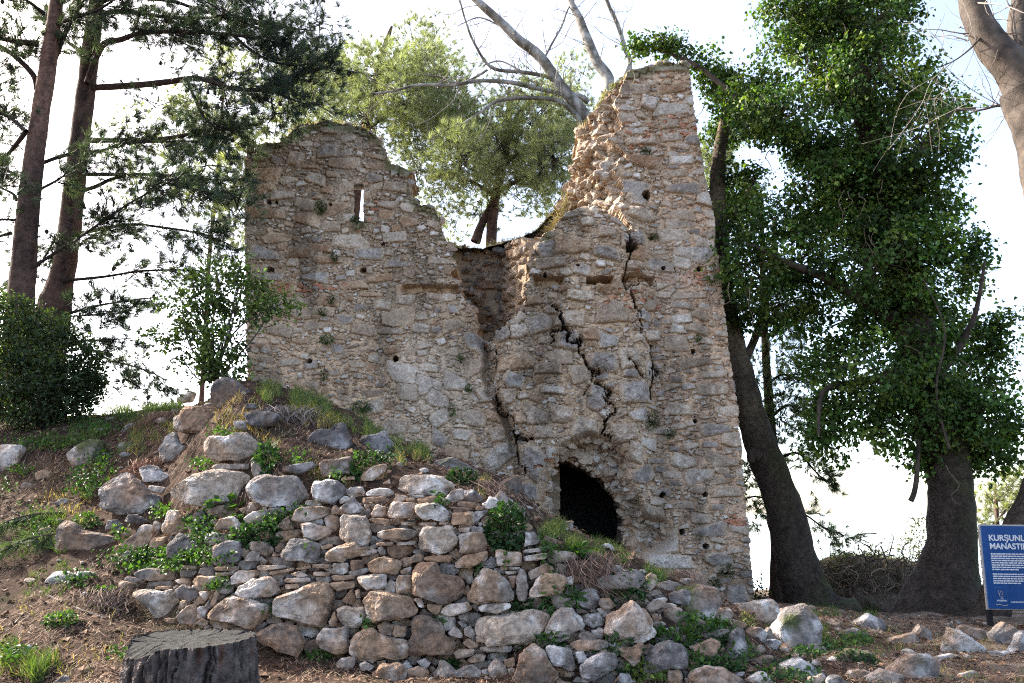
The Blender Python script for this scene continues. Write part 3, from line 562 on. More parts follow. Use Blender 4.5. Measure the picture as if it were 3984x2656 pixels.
wall_panel((Q(1150, 640, 13.95)[0], 13.95), (Q(1216, 640, 12.75)[0], 12.75), 0.5, [zg - .05, zg - .12, zg - .3], 0.5, 34, 'inner_wall', tower, tower_base, 0.02, 'mmgtb', 0.8)  # slanting return darkened less, as the better lit side
# earth and turf lying on the inner wall, rising to the pier
_ex = np.linspace(985, 1345, 90); _ez = Q(_ex, np.interp(_ex, [985, 1010, 1060, 1110, 1150, 1200, 1240, 1270, 1300, 1345], [556, 556, 562, 566, 552, 542, 512, 474, 446, 400]), 13.95)
_ey = np.linspace(0, 1, 26); _rows = []
for t in _ey:
    p = _ez.copy(); f = abs(t - 0.25) / 0.5; p[:, 1] = 13.62 + t * 2.2; p[:, 2] -= 0.55 * f ** 2 + 0.0; p[:, 2] += 0.16 * noise(p, 2.6, 88, 4) - 0.04; _rows.append(p)
_ew = np.concatenate(_rows); _ei = np.arange(26 * 90).reshape(26, 90)
mk('turf_cap', _ew, np.stack([_ei[:-1, :-1], _ei[:-1, 1:], _ei[1:, 1:], _ei[1:, :-1]], -1).reshape(-1, 4), M_MASON, tower, np.array((0.045, 0.038, 0.022)) * (1 + 0.7 * noise(_ew, 5, 89, 3))[:, None], True, tower_base)
_rr = np.random.default_rng(8); _nx = _rr.uniform(1010, 1235, 260); _ny = np.interp(_nx, [1010, 1060, 1110, 1150, 1200, 1235], [562, 570, 574, 562, 552, 530]) + _rr.uniform(-4, 230, 260) ** 1.0
rubble_on('inner_rubble', None, 70, .06, .26, 'gmdbm', 65, 0, .62, Q(_nx, _ny, 13.84 - 0.25 * _rr.random(260)))  # stones toned down too, to sit in the painted shade
# vaulted chamber behind the hole
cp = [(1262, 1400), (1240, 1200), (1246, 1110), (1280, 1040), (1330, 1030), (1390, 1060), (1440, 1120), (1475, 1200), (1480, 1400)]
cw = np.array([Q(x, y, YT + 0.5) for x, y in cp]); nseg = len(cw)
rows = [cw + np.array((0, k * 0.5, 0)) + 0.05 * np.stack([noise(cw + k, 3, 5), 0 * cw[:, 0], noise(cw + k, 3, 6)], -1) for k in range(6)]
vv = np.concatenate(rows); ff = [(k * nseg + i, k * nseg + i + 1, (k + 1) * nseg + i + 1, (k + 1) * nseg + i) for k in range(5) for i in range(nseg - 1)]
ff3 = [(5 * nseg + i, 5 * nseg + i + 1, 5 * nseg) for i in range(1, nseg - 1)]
mk('vaulted_chamber', vv, [ff, ff3], M_MASON, tower, np.full((len(vv), 3), 0.03), False, tower_base)  # walls coloured near-black, painting in the darkness of the inside

# ------------------------------------------------------------------ the dry-stone retaining wall: traced stones (crop origin in the photograph, two crop pixels per photograph pixel)
_traced = {
 'A': ((100, 1400), """
1050,680 1110,570 1160,560 1190,650 1335,700 1330,760 1200,800 1060,800 m|560,1010 740,890 800,885 930,1010 1070,1080 1075,1150 1030,1200 700,1200 600,1140 l|870,850 960,810 1010,820 1155,920 1120,965 930,945 l
945,975 1090,990 1060,1045 960,1010 t|1215,1105 1285,1110 1270,1170 1215,1165 t|1070,1310 1110,1180 1180,1175 1240,1210 1270,1340 1100,1375 t|240,1350 280,1255 380,1275 440,1330 570,1350 640,1370 720,1375 715,1430 600,1490 260,1500 b
620,1320 640,1250 700,1245 750,1280 740,1325 g|755,1250 800,1205 870,1205 970,1260 880,1280 d|720,1450 870,1340 900,1285 980,1290 990,1400 930,1490 840,1480 t"""),
 'S': ((0, 0), """
670,1630 725,1585 800,1578 860,1595 895,1625 900,1660 850,1682 790,1688 720,1682 680,1670 b|787,1720 800,1712 830,1695 880,1697 930,1680 960,1685 1000,1720 1000,1775 965,1795 865,1790 800,1772 p
655,1920 700,1885 800,1835 880,1838 965,1845 978,1875 960,1940 900,1955 815,1978 725,1945 p"""),
 'E': ((400, 1872), """
500,490 590,405 700,420 790,465 770,590 700,635 590,635 510,560 g|860,500 960,465 1060,465 1075,560 1060,640 880,640 l|1190,655 1430,650 1430,675 1210,695 p|875,665 1060,665 1060,695 880,695 t|870,710 990,710 985,735 880,735 t
1290,705 1490,675 1490,695 1300,735 t|1000,740 1060,700 1200,690 1220,720 1130,780 1000,805 t|1020,840 1170,770 1300,745 1370,820 1390,870 1300,900 1120,905 1040,875 p|690,790 740,735 940,745 940,770 840,815 720,810 t
240,720 330,680 600,685 600,760 430,780 340,765 l|150,760 200,735 310,760 260,795 l|210,870 330,850 520,855 600,950 560,1060 440,1065 380,1000 300,930 p|545,850 610,800 700,835 745,890 680,940 580,905 l|740,860 855,855 800,935 t
580,1050 650,980 720,945 725,1040 710,1115 590,1090 t|835,960 880,840 905,860 880,960 840,975 t|810,1010 910,940 980,885 1060,905 1130,920 1200,950 1290,960 1290,1050 1170,1150 1060,1130 1040,1095 820,1060 t|725,1110 770,1065 820,1090 810,1130 t
1095,620 1160,540 1220,560 1215,620 m|400,820 540,815 530,840 405,840 t|1190,1190 1300,1110 1400,1100 1480,1130 1568,1250 1550,1310 1500,1350 1250,1270 b|610,655 740,655 730,685 620,680 t|755,620 800,570 820,670 760,665 g"""),
 'B': ((800, 1400), """
280,420 390,380 560,420 560,490 440,540 340,500 d|890,790 1140,745 1145,880 1000,905 910,905 g|580,835 830,795 855,830 740,890 610,865 d|350,780 410,780 470,885 370,905 g|50,810 340,810 330,850 50,850 m
330,1000 390,920 480,900 700,905 730,940 770,1020 800,1090 700,1135 500,1145 340,1080 l|830,1000 850,945 1030,945 1080,990 1070,1050 1010,1130 840,1090 l|1040,1165 1140,1060 1240,1165 1150,1210 l|670,1200 740,1140 860,1140 985,1150 970,1190 800,1260 680,1250 t
735,1280 790,1265 960,1300 975,1350 870,1405 760,1375 p|1055,1230 1080,1210 1240,1230 1300,1350 1260,1440 1160,1440 1050,1380 p|50,1320 110,1240 220,1220 290,1290 240,1325 t|290,1230 400,1170 480,1160 480,1240 340,1275 p
560,1290 640,1210 685,1310 620,1330 m|1215,900 1300,830 1410,805 1400,870 1300,940 1220,940 t|1055,915 1160,905 1160,930 1060,940 t|1370,960 1430,930 1440,960 t|250,1160 330,1145 300,1195 t|220,470 300,480 330,540 230,540 m|300,345 390,340 385,375 305,380 d"""),
 'C': ((1500, 1700), """
80,400 140,305 300,290 440,310 520,370 490,430 330,455 120,455 p|455,490 510,420 600,400 605,490 540,510 l|610,415 690,405 780,510 620,500 g|155,475 225,475 220,500 160,495 t|240,475 410,460 415,500 250,510 t|10,600 40,510 200,510 230,530 215,640 20,630 t
240,530 400,510 485,580 480,650 320,650 240,590 p|505,650 520,590 680,580 690,620 685,690 520,685 t|250,840 300,700 500,690 550,800 520,890 400,910 280,880 p|570,760 650,740 750,740 800,840 790,890 580,900 t|545,980 610,915 790,890 780,960 650,1020 550,1010 t
860,880 1060,900 1055,1000 870,1005 t|1070,930 1250,900 1260,930 1240,950 1080,965 p|217,980 290,970 400,985 425,1065 510,1075 600,1100 625,1160 590,1260 430,1290 220,1210 b|635,1250 700,1100 760,1015 880,1050 960,1150 1000,1230 980,1275 720,1295 t
1010,1130 1050,1020 1090,1050 1110,1180 1100,1270 1030,1265 m|1120,1200 1180,1110 1240,1060 1330,1060 1430,1100 1350,1220 1120,1245 t|1115,1050 1250,980 1320,1030 1200,1080 1130,1120 b|1090,740 1150,735 1215,820 1080,850 l|1060,880 1270,850 1290,880 1080,905 m
720,1310 850,1290 960,1290 980,1320 870,1370 730,1350 p|425,1370 480,1310 630,1290 680,1340 520,1390 t|320,1300 445,1310 400,1390 330,1340 t|215,1255 285,1250 300,1330 260,1320 p|565,710 655,700 650,740 570,740 t|300,930 510,915 510,975 320,965 b
470,525 570,550 680,545 670,570 480,550 t|700,545 765,535 755,570 705,570 b|890,1010 950,1010 945,1035 895,1035 t|955,1010 1050,1012 1040,1030 960,1035 t|930,1045 1020,1040 1015,1065 940,1070 t|955,1085 1020,1075 1000,1180 965,1150 b"""),
 'F': ((1100, 1872), """
-25,560 70,460 190,455 295,500 280,625 80,612 -20,590 l|615,930 680,860 780,860 980,910 1075,1010 950,1060 740,1090 650,1040 t|1000,1060 1090,1040 1220,1100 1270,1200 1335,1240 1300,1340 1000,1355 975,1290 1010,1180 b|-105,970 -40,900 90,850 220,800 340,810 380,920 330,1110 200,1120 0,1070 -90,1010 t
425,1000 480,975 630,990 650,1050 600,1145 500,1140 440,1080 p|275,1200 330,1150 500,1140 510,1240 520,1310 430,1350 290,1290 t|540,1200 620,1150 700,1145 740,1190 960,1240 970,1390 800,1360 700,1415 540,1340 t|730,1130 790,1090 860,1120 850,1195 770,1185 t
865,1115 965,1135 950,1210 855,1205 t|405,1430 450,1380 555,1365 560,1430 500,1480 m|600,1420 640,1400 710,1440 680,1475 600,1470 m|690,1500 780,1430 880,1410 960,1460 940,1580 750,1560 b|1180,1500 1230,1380 1340,1470 1470,1430 1568,1500 1560,1600 1180,1600 m
1045,1400 1110,1375 1155,1410 1110,1475 m|360,1090 400,1010 430,1070 420,1125 370,1130 t|460,930 530,840 570,900 550,960 b|580,740 650,725 800,725 810,790 780,840 650,845 600,790 p|885,780 900,735 1000,735 1010,860 890,870 t|665,640 790,575 920,620 900,715 680,700 t
310,580 430,500 560,470 600,520 760,520 690,570 500,600 480,630 350,610 t|740,395 900,365 1040,380 1030,430 960,455 740,445 t|690,250 730,180 800,200 800,280 690,270 t|720,480 860,470 860,500 730,500 t|880,475 1040,465 1040,490 890,500 t|920,315 1035,320 1030,345 920,340 t
1045,320 1200,320 1195,345 1050,345 t|660,290 830,295 840,340 720,325 t|1215,320 1300,318 1295,340 1215,338 t|225,645 380,645 375,675 235,675 t|390,640 510,640 510,700 470,725 390,720 p|225,705 365,705 365,735 230,735 t|380,735 560,730 550,760 390,775 t
365,790 575,780 570,820 430,855 370,830 t|10,755 210,750 215,785 15,785 t|15,805 125,795 125,830 25,838 t|45,725 130,700 205,735 150,745 t|100,675 215,655 215,680 110,688 t|0,690 90,672 90,690 0,715 t|530,620 620,610 630,670 540,690 b|900,700 1000,660 1000,700 920,725 t
600,130 760,120 880,150 620,165 m|635,180 680,180 670,215 640,210 t|560,850 600,840 605,910 575,910 t|300,505 380,485 390,510 310,535 t|730,1400 800,1390 805,1430 740,1430 t|920,1440 960,1390 1015,1450 960,1460 m"""),
 'G': ((1700, 1872), """
310,1150 330,1060 560,1035 600,1010 760,1000 875,1050 820,1170 740,1255 500,1270 390,1265 385,1210 310,1185 p|305,1195 380,1215 378,1255 310,1250 t|75,1190 140,1125 205,1190 200,1220 t|210,1150 260,1120 300,1190 270,1225 215,1200 m|160,1095 195,1075 240,1125 200,1140 l
200,1260 240,1220 330,1270 310,1300 250,1295 t|120,1330 170,1310 290,1305 290,1350 160,1380 p|225,1390 300,1350 385,1350 360,1400 260,1410 b|320,1290 590,1280 570,1330 360,1325 p|20,1010 90,960 240,945 285,995 140,1045 t|400,1450 450,1380 500,1400 590,1550 500,1580 420,1540 b
610,1500 640,1340 760,1265 830,1330 900,1440 960,1500 900,1600 620,1600 b|840,1300 870,1280 1040,1310 1075,1440 1050,1480 900,1430 g|840,1160 930,1010 1060,985 1120,1060 1140,1140 950,1240 860,1210 m|1020,1270 1100,1235 1335,1240 1330,1300 1100,1320 m
1100,1220 1110,1180 1180,1165 1255,1225 1200,1245 m|520,1390 600,1370 610,1430 540,1450 t|550,1460 605,1455 600,1510 570,1510 t|345,1470 400,1460 405,1500 360,1510 m"""),
 'D': ((2200, 1872), """
300,1150 330,1040 520,940 640,1010 700,1200 620,1245 440,1260 310,1210 p|240,780 300,740 560,690 620,760 560,830 350,840 260,830 l|620,985 690,920 800,905 760,970 660,1020 p|255,960 280,915 340,910 395,970 320,1005 b|950,1200 1240,1150 1300,1160 1100,1235 m
380,1310 610,1260 580,1400 530,1440 440,1360 b|100,1440 230,1360 300,1320 390,1340 400,1440 230,1545 130,1520 g|600,1400 720,1270 820,1245 930,1270 965,1370 930,1450 700,1480 620,1480 g|970,1290 1150,1220 1215,1280 1100,1410 1030,1425 m
1210,1360 1300,1180 1380,1140 1400,1230 1420,1400 1350,1440 1220,1440 g|960,1510 1100,1430 1220,1450 1380,1540 1390,1620 950,1620 l|550,890 730,840 750,880 620,900 m|-10,750 50,740 60,800 0,810 m|80,1330 140,1320 170,1390 100,1420 g|1290,1490 1400,1480 1390,1510 1300,1515 g|670,1040 720,1030 720,1090 680,1090 b"""),
}
def parse(txt, ox, oy):
    out = []
    for item in txt.replace('\n', '|').split('|'):
        t = item.split()
        if len(t) < 4: continue
        out.append(([(ox + float(p.split(',')[0]) / 2, oy + float(p.split(',')[1]) / 2) for p in t[:-1]], t[-1]))
    return out
traced = []
for key, ((ox, oy), txt) in _traced.items():
    for poly, kind in parse(txt, ox, oy):
        if key == 'S': poly = [(x * 2, y * 2) for x, y in poly]
        traced.append((poly, kind))
def poly_area(p): p = np.array(p); q = np.roll(p, -1, 0); return abs((p[:, 0] * q[:, 1] - q[:, 0] * p[:, 1]).sum()) / 2
wall_base = hit(1900, 2560); wall_base = np.array([0.0, 6.0, wall_base[2]])
dry_wall = thing('dry_stone_wall', 'long low retaining wall of big unmortared stones heaped in front of the tower', 'stone wall', wall_base)
order = sorted(range(len(traced)), key=lambda i: -poly_area(traced[i][0]))
small = Bag()
def swell(poly, k):
    c = np.mean(poly, 0); return [tuple(c + (np.array(p) - c) * k) for p in poly]
for n_, i in enumerate(order):
    poly, kind = traced[i]; c = np.mean(poly, 0); g = hit(c[0], c[1]); d = g[1] - 0.12
    Vr, Fr, Cr, cc, A = rock(swell(poly, 1.06), d, kind, lvl=5 if n_ < 40 else 4 if n_ < 98 else 3, seed=i, lean=0.12)
    if n_ < 98: mk('stone', Vr, Fr, M_STONE, dry_wall, Cr, False, wall_base)
    else: small.add(Vr, Fr, Cr)
# chinking stones and soil pockets between them
region = [(390, 1210), (480, 1165), (700, 1165), (780, 1130), (920, 1130), (1090, 1130), (1200, 1205), (1300, 1290), (1500, 1330), (1650, 1395), (1740, 1455), (1900, 1505), (2020, 1568), (1000, 1568), (820, 1530), (600, 1450), (380, 1420), (280, 1330), (390, 1300), (230, 1250)]
ms = 3; MW, MH = 3984 // ms, 2656 // ms; MX, MY = np.meshgrid((np.arange(MW) + 0.5) * ms, (np.arange(MH) + 0.5) * ms)
taken = np.zeros((MH, MW), bool)
for poly, _ in traced: taken |= inpoly(MX, MY, poly)
reg = inpoly(MX / K, MY / K, region); cand = np.argwhere(reg & ~taken)
fr = np.random.default_rng(4); n_fill = 0; ND = 24; fth = np.linspace(0, 2 * math.pi, ND, endpoint=False)
for rmax, rmin, tries in ((17, 6.0, 5000), (11, 3.6, 6000), (7, 2.2, 7000), (4.5, 1.5, 6000)):
    for _ in range(tries):
        j, i = cand[fr.integers(0, len(cand))]
        if taken[j, i]: continue
        asp = fr.uniform(1.0, 2.3); ex_ = np.cos(fth) * asp ** 0.5; ey_ = np.sin(fth) / asp ** 0.5; st = np.arange(1, int(rmax) + 2)
        JJ = np.clip((j + np.outer(st, ey_)).round().astype(int), 0, MH - 1); II = np.clip((i + np.outer(st, ex_)).round().astype(int), 0, MW - 1)
        hitm = taken[JJ, II]; r = np.where(hitm.any(0), hitm.argmax(0) + 0.3, rmax * fr.uniform(0.75, 1.0, ND)); r = np.minimum(r, rmax)
        r = np.minimum(r, 1.35 * np.minimum(np.roll(r, 1), np.roll(r, -1)))
        if np.median(r) < rmin or r.min() < rmin * 0.25: continue
        poly = np.stack([MX[j, i] + r * ex_ * ms, MY[j, i] + r * ey_ * ms], -1)
        h = int(rmax * 1.6) + 2; y0, y1, x0, x1 = max(j - h, 0), min(j + h, MH), max(i - h, 0), min(i + h, MW)
        taken[y0:y1, x0:x1] |= inpoly(MX[y0:y1, x0:x1], MY[y0:y1, x0:x1], poly + 0.0)
        g = hit(MX[j, i], MY[j, i]); Vr, Fr, Cr, cc, A = rock(poly[::2], g[1] - fr.uniform(0.0, 0.07), 'tbmptmgtl'[fr.integers(0, 9)], lvl=3 if rmax > 6 else 2, seed=5000 + n_fill); small.add(Vr, Fr, Cr); n_fill += 1
so_ = small.build('chinking_stones', M_STONE, dry_wall, False, wall_base); so_['kind'] = 'stuff'

# ------------------------------------------------------------------ boulders lying loose: each one a thing
def boulders(origin, scale, rows):
    for txt, kind, lab, grp in rows:
        poly = [(origin[0] + float(p.split(',')[0]) * scale, origin[1] + float(p.split(',')[1]) * scale) for p in txt.split()]
        if grp == BR: poly = swell(poly, 1.25)
        p = np.array(poly); cx = p[:, 0].mean(); lowest = p[:, 1].max()
        mid = hit(cx, p[:, 1].mean()); low = hit(cx, lowest - 0.12 * (lowest - p[:, 1].min()))
        moss = 0.25
        if kind.endswith('*'): kind = kind[:-1]; moss = 0.75
        d = min(mid[1], low[1] + 0.25) if mid[1] - low[1] < 1.5 else low[1] + 0.15
        Vr, Fr, Cr, cc, A = rock(poly, d, kind, lvl=4 if poly_area(poly) > 6000 else 3, seed=int(cx), moss=moss, depth=None, lean=0.15)
        base = np.array([cc[0], cc[1], Vr[:, 2].min()])
        tag(mk('boulder', Vr, Fr, M_STONE, None, Cr, False, base), lab, 'boulder', grp)
BL, BW, BR = 'boulders on the left bank', 'boulders on top of the wall', 'boulders by the path'
boulders((100, 1400), .5, [
 ('310,740 500,610 610,620 560,860 460,890 350,820', 'm', 'large tilted brown slab sticking out of the bank below the round bush', BL),
 ('70,880 150,850 215,880 240,950 190,985 110,970', 't', 'tan rounded stone on the bank, left of the large tilted slab', BL),
 ('-20,950 40,955 95,1030 0,1070 -60,1050', 'l', 'pale angular stone just below the tan rounded stone on the bank', BL),
 ('200,1120 290,1075 355,1090 300,1140', 'g', 'low flat grey stone half sunk in pine litter, left of the wall', BL),
 ('740,560 800,490 885,490 860,520 790,585', 'g', 'small grey slab high on the bank under the brown needle bank', BL),
 ('720,660 740,635 870,630 850,700 740,730', 'g', 'dull grey block on the bank, right of the large tilted slab', BL),
 ('510,570 540,525 605,535 600,560 520,595', 'l', 'small whitish stone above the large tilted slab', BL),
 ('570,490 640,450 690,440 685,470 620,500', 'm', 'little brownish stone just under the terrace grass', BL),
 ('1165,300 1260,240 1330,250 1300,330 1200,345', 'g', 'grey stone on the ridge below the leafy sapling', BW)])
boulders((0, 1735), 1.0, [('-60,-5 30,-10 85,0 93,76 50,135 -60,140', 't', 'big pale boulder cut by the left edge of the view', BL)])
boulders((0, 1328), .847, [
 ('200,1100 240,1055 330,1060 400,1055 480,1080 440,1115 340,1120 290,1150 215,1155', 'l', 'long whitish stone lying on litter left of the wall foot', BL),
 ('20,1470 130,1390 150,1400 100,1450', 'l', 'thin pale slab in the grass at the lower left corner', BL),
 ('365,1530 400,1485 440,1530 420,1568', 'l', 'pointed white stone beside the tree stump', BL),
 ('245,1568 290,1530 320,1545 310,1590 250,1590', 'l', 'white stone at the bottom edge, left of the pointed one', BL)])
boulders((800, 1400), .5, [
 ('50,150 190,130 250,160 360,240 290,390 140,395 50,340', 'd', 'dark grey square boulder crowning the peak of the stone heap', BW),
 ('775,640 850,545 960,530 1030,475 1070,480 1140,610 1130,720 1000,750 880,720', 'd', 'dark grey boulder under the mound grass, left of two', BW),
 ('1165,680 1220,590 1390,550 1470,660 1440,730 1180,745', 'd', 'dark wedge-shaped boulder under the mound grass, right of two', BW)])
boulders((1500, 1700), .5, [
 ('735,620 830,500 890,420 970,480 1100,570 1080,640 900,650 760,660', 'g', 'pointed grey boulder behind the big green bush on the wall', BW),
 ('880,360 1000,290 1060,310 1060,420 980,470 920,420', 'g', 'grey block with a sunlit top close to the hole', BW),
 ('360,190 520,160 640,210 720,290 600,310 440,270', 'g', 'long grey boulder lying against the foot of the tower', BW),
 ('1380,680 1440,670 1480,700 1440,730 1390,720', 'l', 'small whitish stone in grass at the lip of the hole', BW)])
boulders((2200, 1872), .5, [
 ('770,1130 840,900 900,830 1040,790 1200,830 1220,940 1130,1110 1020,1175 900,1160', 'l*', 'biggest whitish boulder with a mossy side at the right end of the wall', BW),
 ('870,780 900,755 990,760 1035,800 1000,825 920,800', 't', 'thin flat slab resting on the biggest whitish boulder', BW),
 ('215,425 260,395 330,400 345,445 300,480 230,460', 'l', 'grey-white stone in front of the dark hole', BW),
 ('640,590 720,560 800,575 790,620 700,640', 'l', 'flat pale stone at the tower foot below the torn hole edge', BW),
 ('725,470 800,430 910,425 945,465 880,540 760,540', 'm', 'rounded block fallen loose at the right jaw of the hole', BW)])
boulders((2656, 1328), .847, [
 ('270,1215 340,1195 400,1195 435,1225 420,1270 350,1300 290,1250', 'p', 'sunlit flat boulder left of the leaning trunk', BR),
 ('430,1330 490,1250 560,1230 610,1270 615,1370 560,1450 460,1430', 'l', 'large upright grey boulder in front of the leaning trunk', BR),
 ('765,1310 850,1260 915,1290 910,1330 790,1335', 'l', 'pale boulder between the two big trunks', BR),
 ('715,1345 760,1325 840,1340 830,1375 730,1365', 'm', 'low flat stone in front of the pale boulder between the trunks', BR),
 ('1055,1345 1090,1305 1140,1340 1130,1380 1080,1360', 'g', 'small grey stone under the ivy-covered tree', BR),
 ('1200,1410 1240,1335 1280,1340 1400,1430 1380,1450 1230,1440', 'p', 'cream sunlit pointed stone on the path', BR),
 ('1270,1330 1300,1310 1380,1330 1420,1360 1380,1380 1300,1370', 'l', 'wide grey stone left of the sign post', BR),
 ('1420,1345 1480,1300 1540,1330 1550,1400 1440,1410', 'g', 'rounded grey boulder under the blue sign', BR),
 ('1500,1430 1560,1340 1620,1350 1620,1450 1520,1460', 'g', 'dark boulder at the right edge below the sign', BR),
 ('1150,1455 1230,1435 1280,1455 1200,1480', 'p', 'thin sunlit slab flat on the path', BR),
 ('1410,1425 1490,1430 1510,1470 1440,1475', 'l', 'low grey stone right of the thin sunlit slab', BR),
 ('950,1370 1050,1345 1090,1390 980,1405', 'm', 'wide flat stone sunk in the path', BR),
 ('960,1510 1040,1440 1150,1450 1160,1530 1020,1575', 'l', 'broad pale boulder at the bottom of the path', BR),
 ('460,1500 540,1470 640,1530 640,1590 480,1590', 'g', 'smooth grey boulder at the bottom edge, right end of the wall', BR),
 ('690,1460 760,1430 860,1440 870,1500 780,1530 690,1500', 'g*', 'mossy boulder in the bank below the path', BR),
 ('850,1545 920,1510 1000,1540 980,1600 860,1600', 'm', 'stone at the bottom edge below the mossy boulder', BR),
 ('340,1375 400,1320 420,1380 380,1420', 'm', 'small brown stone wedged left of the upright grey boulder', BR),
 ('570,1475 650,1455 710,1460 700,1485 590,1490', 'g', 'flat grey slab left of the mossy boulder', BR),
 ('1270,1530 1330,1515 1370,1530 1300,1550', 'p', 'small cream stone low on the sunlit path', BR)])

# ------------------------------------------------------------------ the stump
def build_stump():
    d = 4.9; top = Q(440, 1462, d); rad = 135 / 1898 * d * 0.975; zt = top[2]; zb = T(top[0], d) - 0.08; H = zt - zb
    base = np.array([top[0], d, float(T(top[0], d))]); root = thing('tree_stump', 'weathered grey pine stump with deeply furrowed bark', 'tree stump', base)
    na, nzv = 260, 70; th = np.linspace(0, 2 * math.pi, na, endpoint=False); zz = np.linspace(0, 1, nzv); TH, ZZ = np.meshgrid(th, zz)
    pl = np.stack([np.cos(TH) * 3.4, np.sin(TH) * 3.4, ZZ * 0.6], -1)
    plate = noise(pl + 0.22 * noise(pl * np.array((1, 1, 3)), 2, 3, 3)[..., None], 2.3, 8, 2); furrow = np.clip(0.17 - np.abs(plate), 0, 0.17) / 0.17; flake = np.round(noise(pl * np.array((1, 1, 2.5)), 3.2, 14, 2) * 5) / 5
    rr = rad * (1 + 0.18 * (1 - ZZ) ** 1.6 + 0.035 * np.sin(3 * TH + 1)) - (0.040 - 0.022 * ZZ ** 8) * furrow ** 0.7 + 0.022 * flake + 0.022 * noise(pl, 9, 4, 4, 0.65)
    notch = np.exp(-((np.mod(TH + math.pi, 2 * math.pi) - math.pi + 2.35) / 0.55) ** 4)          # the front left of the rim split off lower
    zt_ = H * (1 - (0.13 * notch + 0.03 * np.clip(-np.sin(TH), 0, 1) + 0.012 * noise(pl, 4, 6, 2)) * ZZ ** 6)
    V = np.stack([top[0] + rr * np.cos(TH), d + rr * np.sin(TH), zb + ZZ * zt_], -1)
    ii = np.arange(nzv * na).reshape(nzv, na); q = np.stack([ii[:-1], np.roll(ii[:-1], -1, 1), np.roll(ii[1:], -1, 1), ii[1:]], -1).reshape(-1, 4)
    c = np.array((0.115, 0.092, 0.083)) * (1 + 0.6 * noise(pl, 5, 7, 3))[..., None] * (1 - 0.6 * furrow[..., None])
    rd = np.clip((noise(pl, 1.4, 12, 2) - 0.28) * 4, 0, 0.6)[..., None]; c = c * (1 - rd) + rd * np.array((0.14, 0.06, 0.035))
    mk('bark', V.reshape(-1, 3), q, M_BARK, root, c.reshape(-1, 3), False, base)
    nr = 26; rr2 = np.linspace(0, 1, nr)[:, None]; tr = V[-1][None] * 0 + V[-1]
    cen = np.array([top[0], d, zt - 0.015]); ring = cen[None, None] + (tr[None] - cen) * np.stack([rr2, rr2, np.clip((rr2 - 0.6) / 0.4, 0, 1) ** 1.5], -1)
    ring[..., 2] += 0.006 * noise(ring, 25, 5, 2) - 0.004
    ji = np.arange(nr * na).reshape(nr, na); q = np.stack([ji[:-1], ji[1:], np.roll(ji[1:], -1, 1), np.roll(ji[:-1], -1, 1)], -1).reshape(-1, 4)
    rings = 0.12 * np.sin(rr2 * 70 + 2 * noise(ring, 4, 2, 1)); cc = np.array((0.021, 0.021, 0.020)) * (1 + 0.35 * noise(ring, 14, 9, 3) + rings)[..., None]
    cr = np.clip(0.05 - np.abs(noise(ring * np.array((1, 1, 0)), 5, 21, 2)), 0, 0.05)[..., None] / 0.05; cc *= 1 - 0.7 * cr
    rc = (np.clip(0.10 - np.abs(np.sin(TH[:1] * 4.5 + 1.4 * noise(ring, 6, 23, 2))), 0, 0.10) / 0.10 * np.clip(rr2 * 1.4 - 0.2, 0, 1))[..., None]; cc *= 1 - 0.75 * rc; ring[..., 2] -= 0.012 * rc[..., 0]; cc = cc * (1 + 1.2 * np.clip(noise(ring, 3.5, 25, 3), 0, 1)[..., None] * np.array((1.0, .85, .6)))
    mk('cut_top', ring.reshape(-1, 3), q, M_BARK, root, cc.reshape(-1, 3), False, base)
build_stump()

# ------------------------------------------------------------------ trees: trunks and limbs are tapering tubes, crowns many small leaves or needles
def smooth_line(pts, rad, n=None):
    pts = np.asarray(pts, float); rad = np.asarray(rad, float); m = len(pts)
    if n is None: n = max(8, (m - 1) * 6)
    t = np.linspace(0, m - 1, n); i = np.clip(t.astype(int), 0, m - 2); f = (t - i)[:, None]
    p0, p1, p2, p3 = pts[np.clip(i - 1, 0, m - 1)], pts[i], pts[i + 1], pts[np.clip(i + 2, 0, m - 1)]
    out = 0.5 * (2 * p1 + (p2 - p0) * f + (2 * p0 - 5 * p1 + 4 * p2 - p3) * f ** 2 + (3 * p1 - p0 - 3 * p2 + p3) * f ** 3)
    return out, np.interp(t, np.arange(m), rad)
def tube(bag, pts, rad, col, sides=10, rough=0.06, seed=0, fn=None, n=None, bump=5.0):
    p, r = smooth_line(pts, rad, n); k = len(p)
    tg = np.gradient(p, axis=0); tg /= np.linalg.norm(tg, axis=1, keepdims=True) + 1e-9
    up = np.array((0, 1.0, 0)); a = np.cross(tg, up); bad = np.linalg.norm(a, axis=1) < 1e-3; a[bad] = (1, 0, 0); a /= np.linalg.norm(a, axis=1, keepdims=True); b = np.cross(tg, a)
    th = np.linspace(0, 2 * math.pi, sides, endpoint=False)
    V = p[:, None] + r[:, None, None] * (np.cos(th)[None, :, None] * a[:, None] + np.sin(th)[None, :, None] * b[:, None])
    if rough: V = p[:, None] + (V - p[:, None]) * (1 + rough * 2 * noise(V, bump, seed, 3))[..., None]
    c = fn(V, p) if fn else np.broadcast_to(np.asarray(col, float), V.shape)
    i = np.arange(k * sides).reshape(k, sides); q = np.stack([i[:-1], np.roll(i[:-1], -1, 1), np.roll(i[1:], -1, 1), i[1:]], -1).reshape(-1, 4)
    bag.add(V.reshape(-1, 3), q, c.reshape(-1, 3)); return p, r
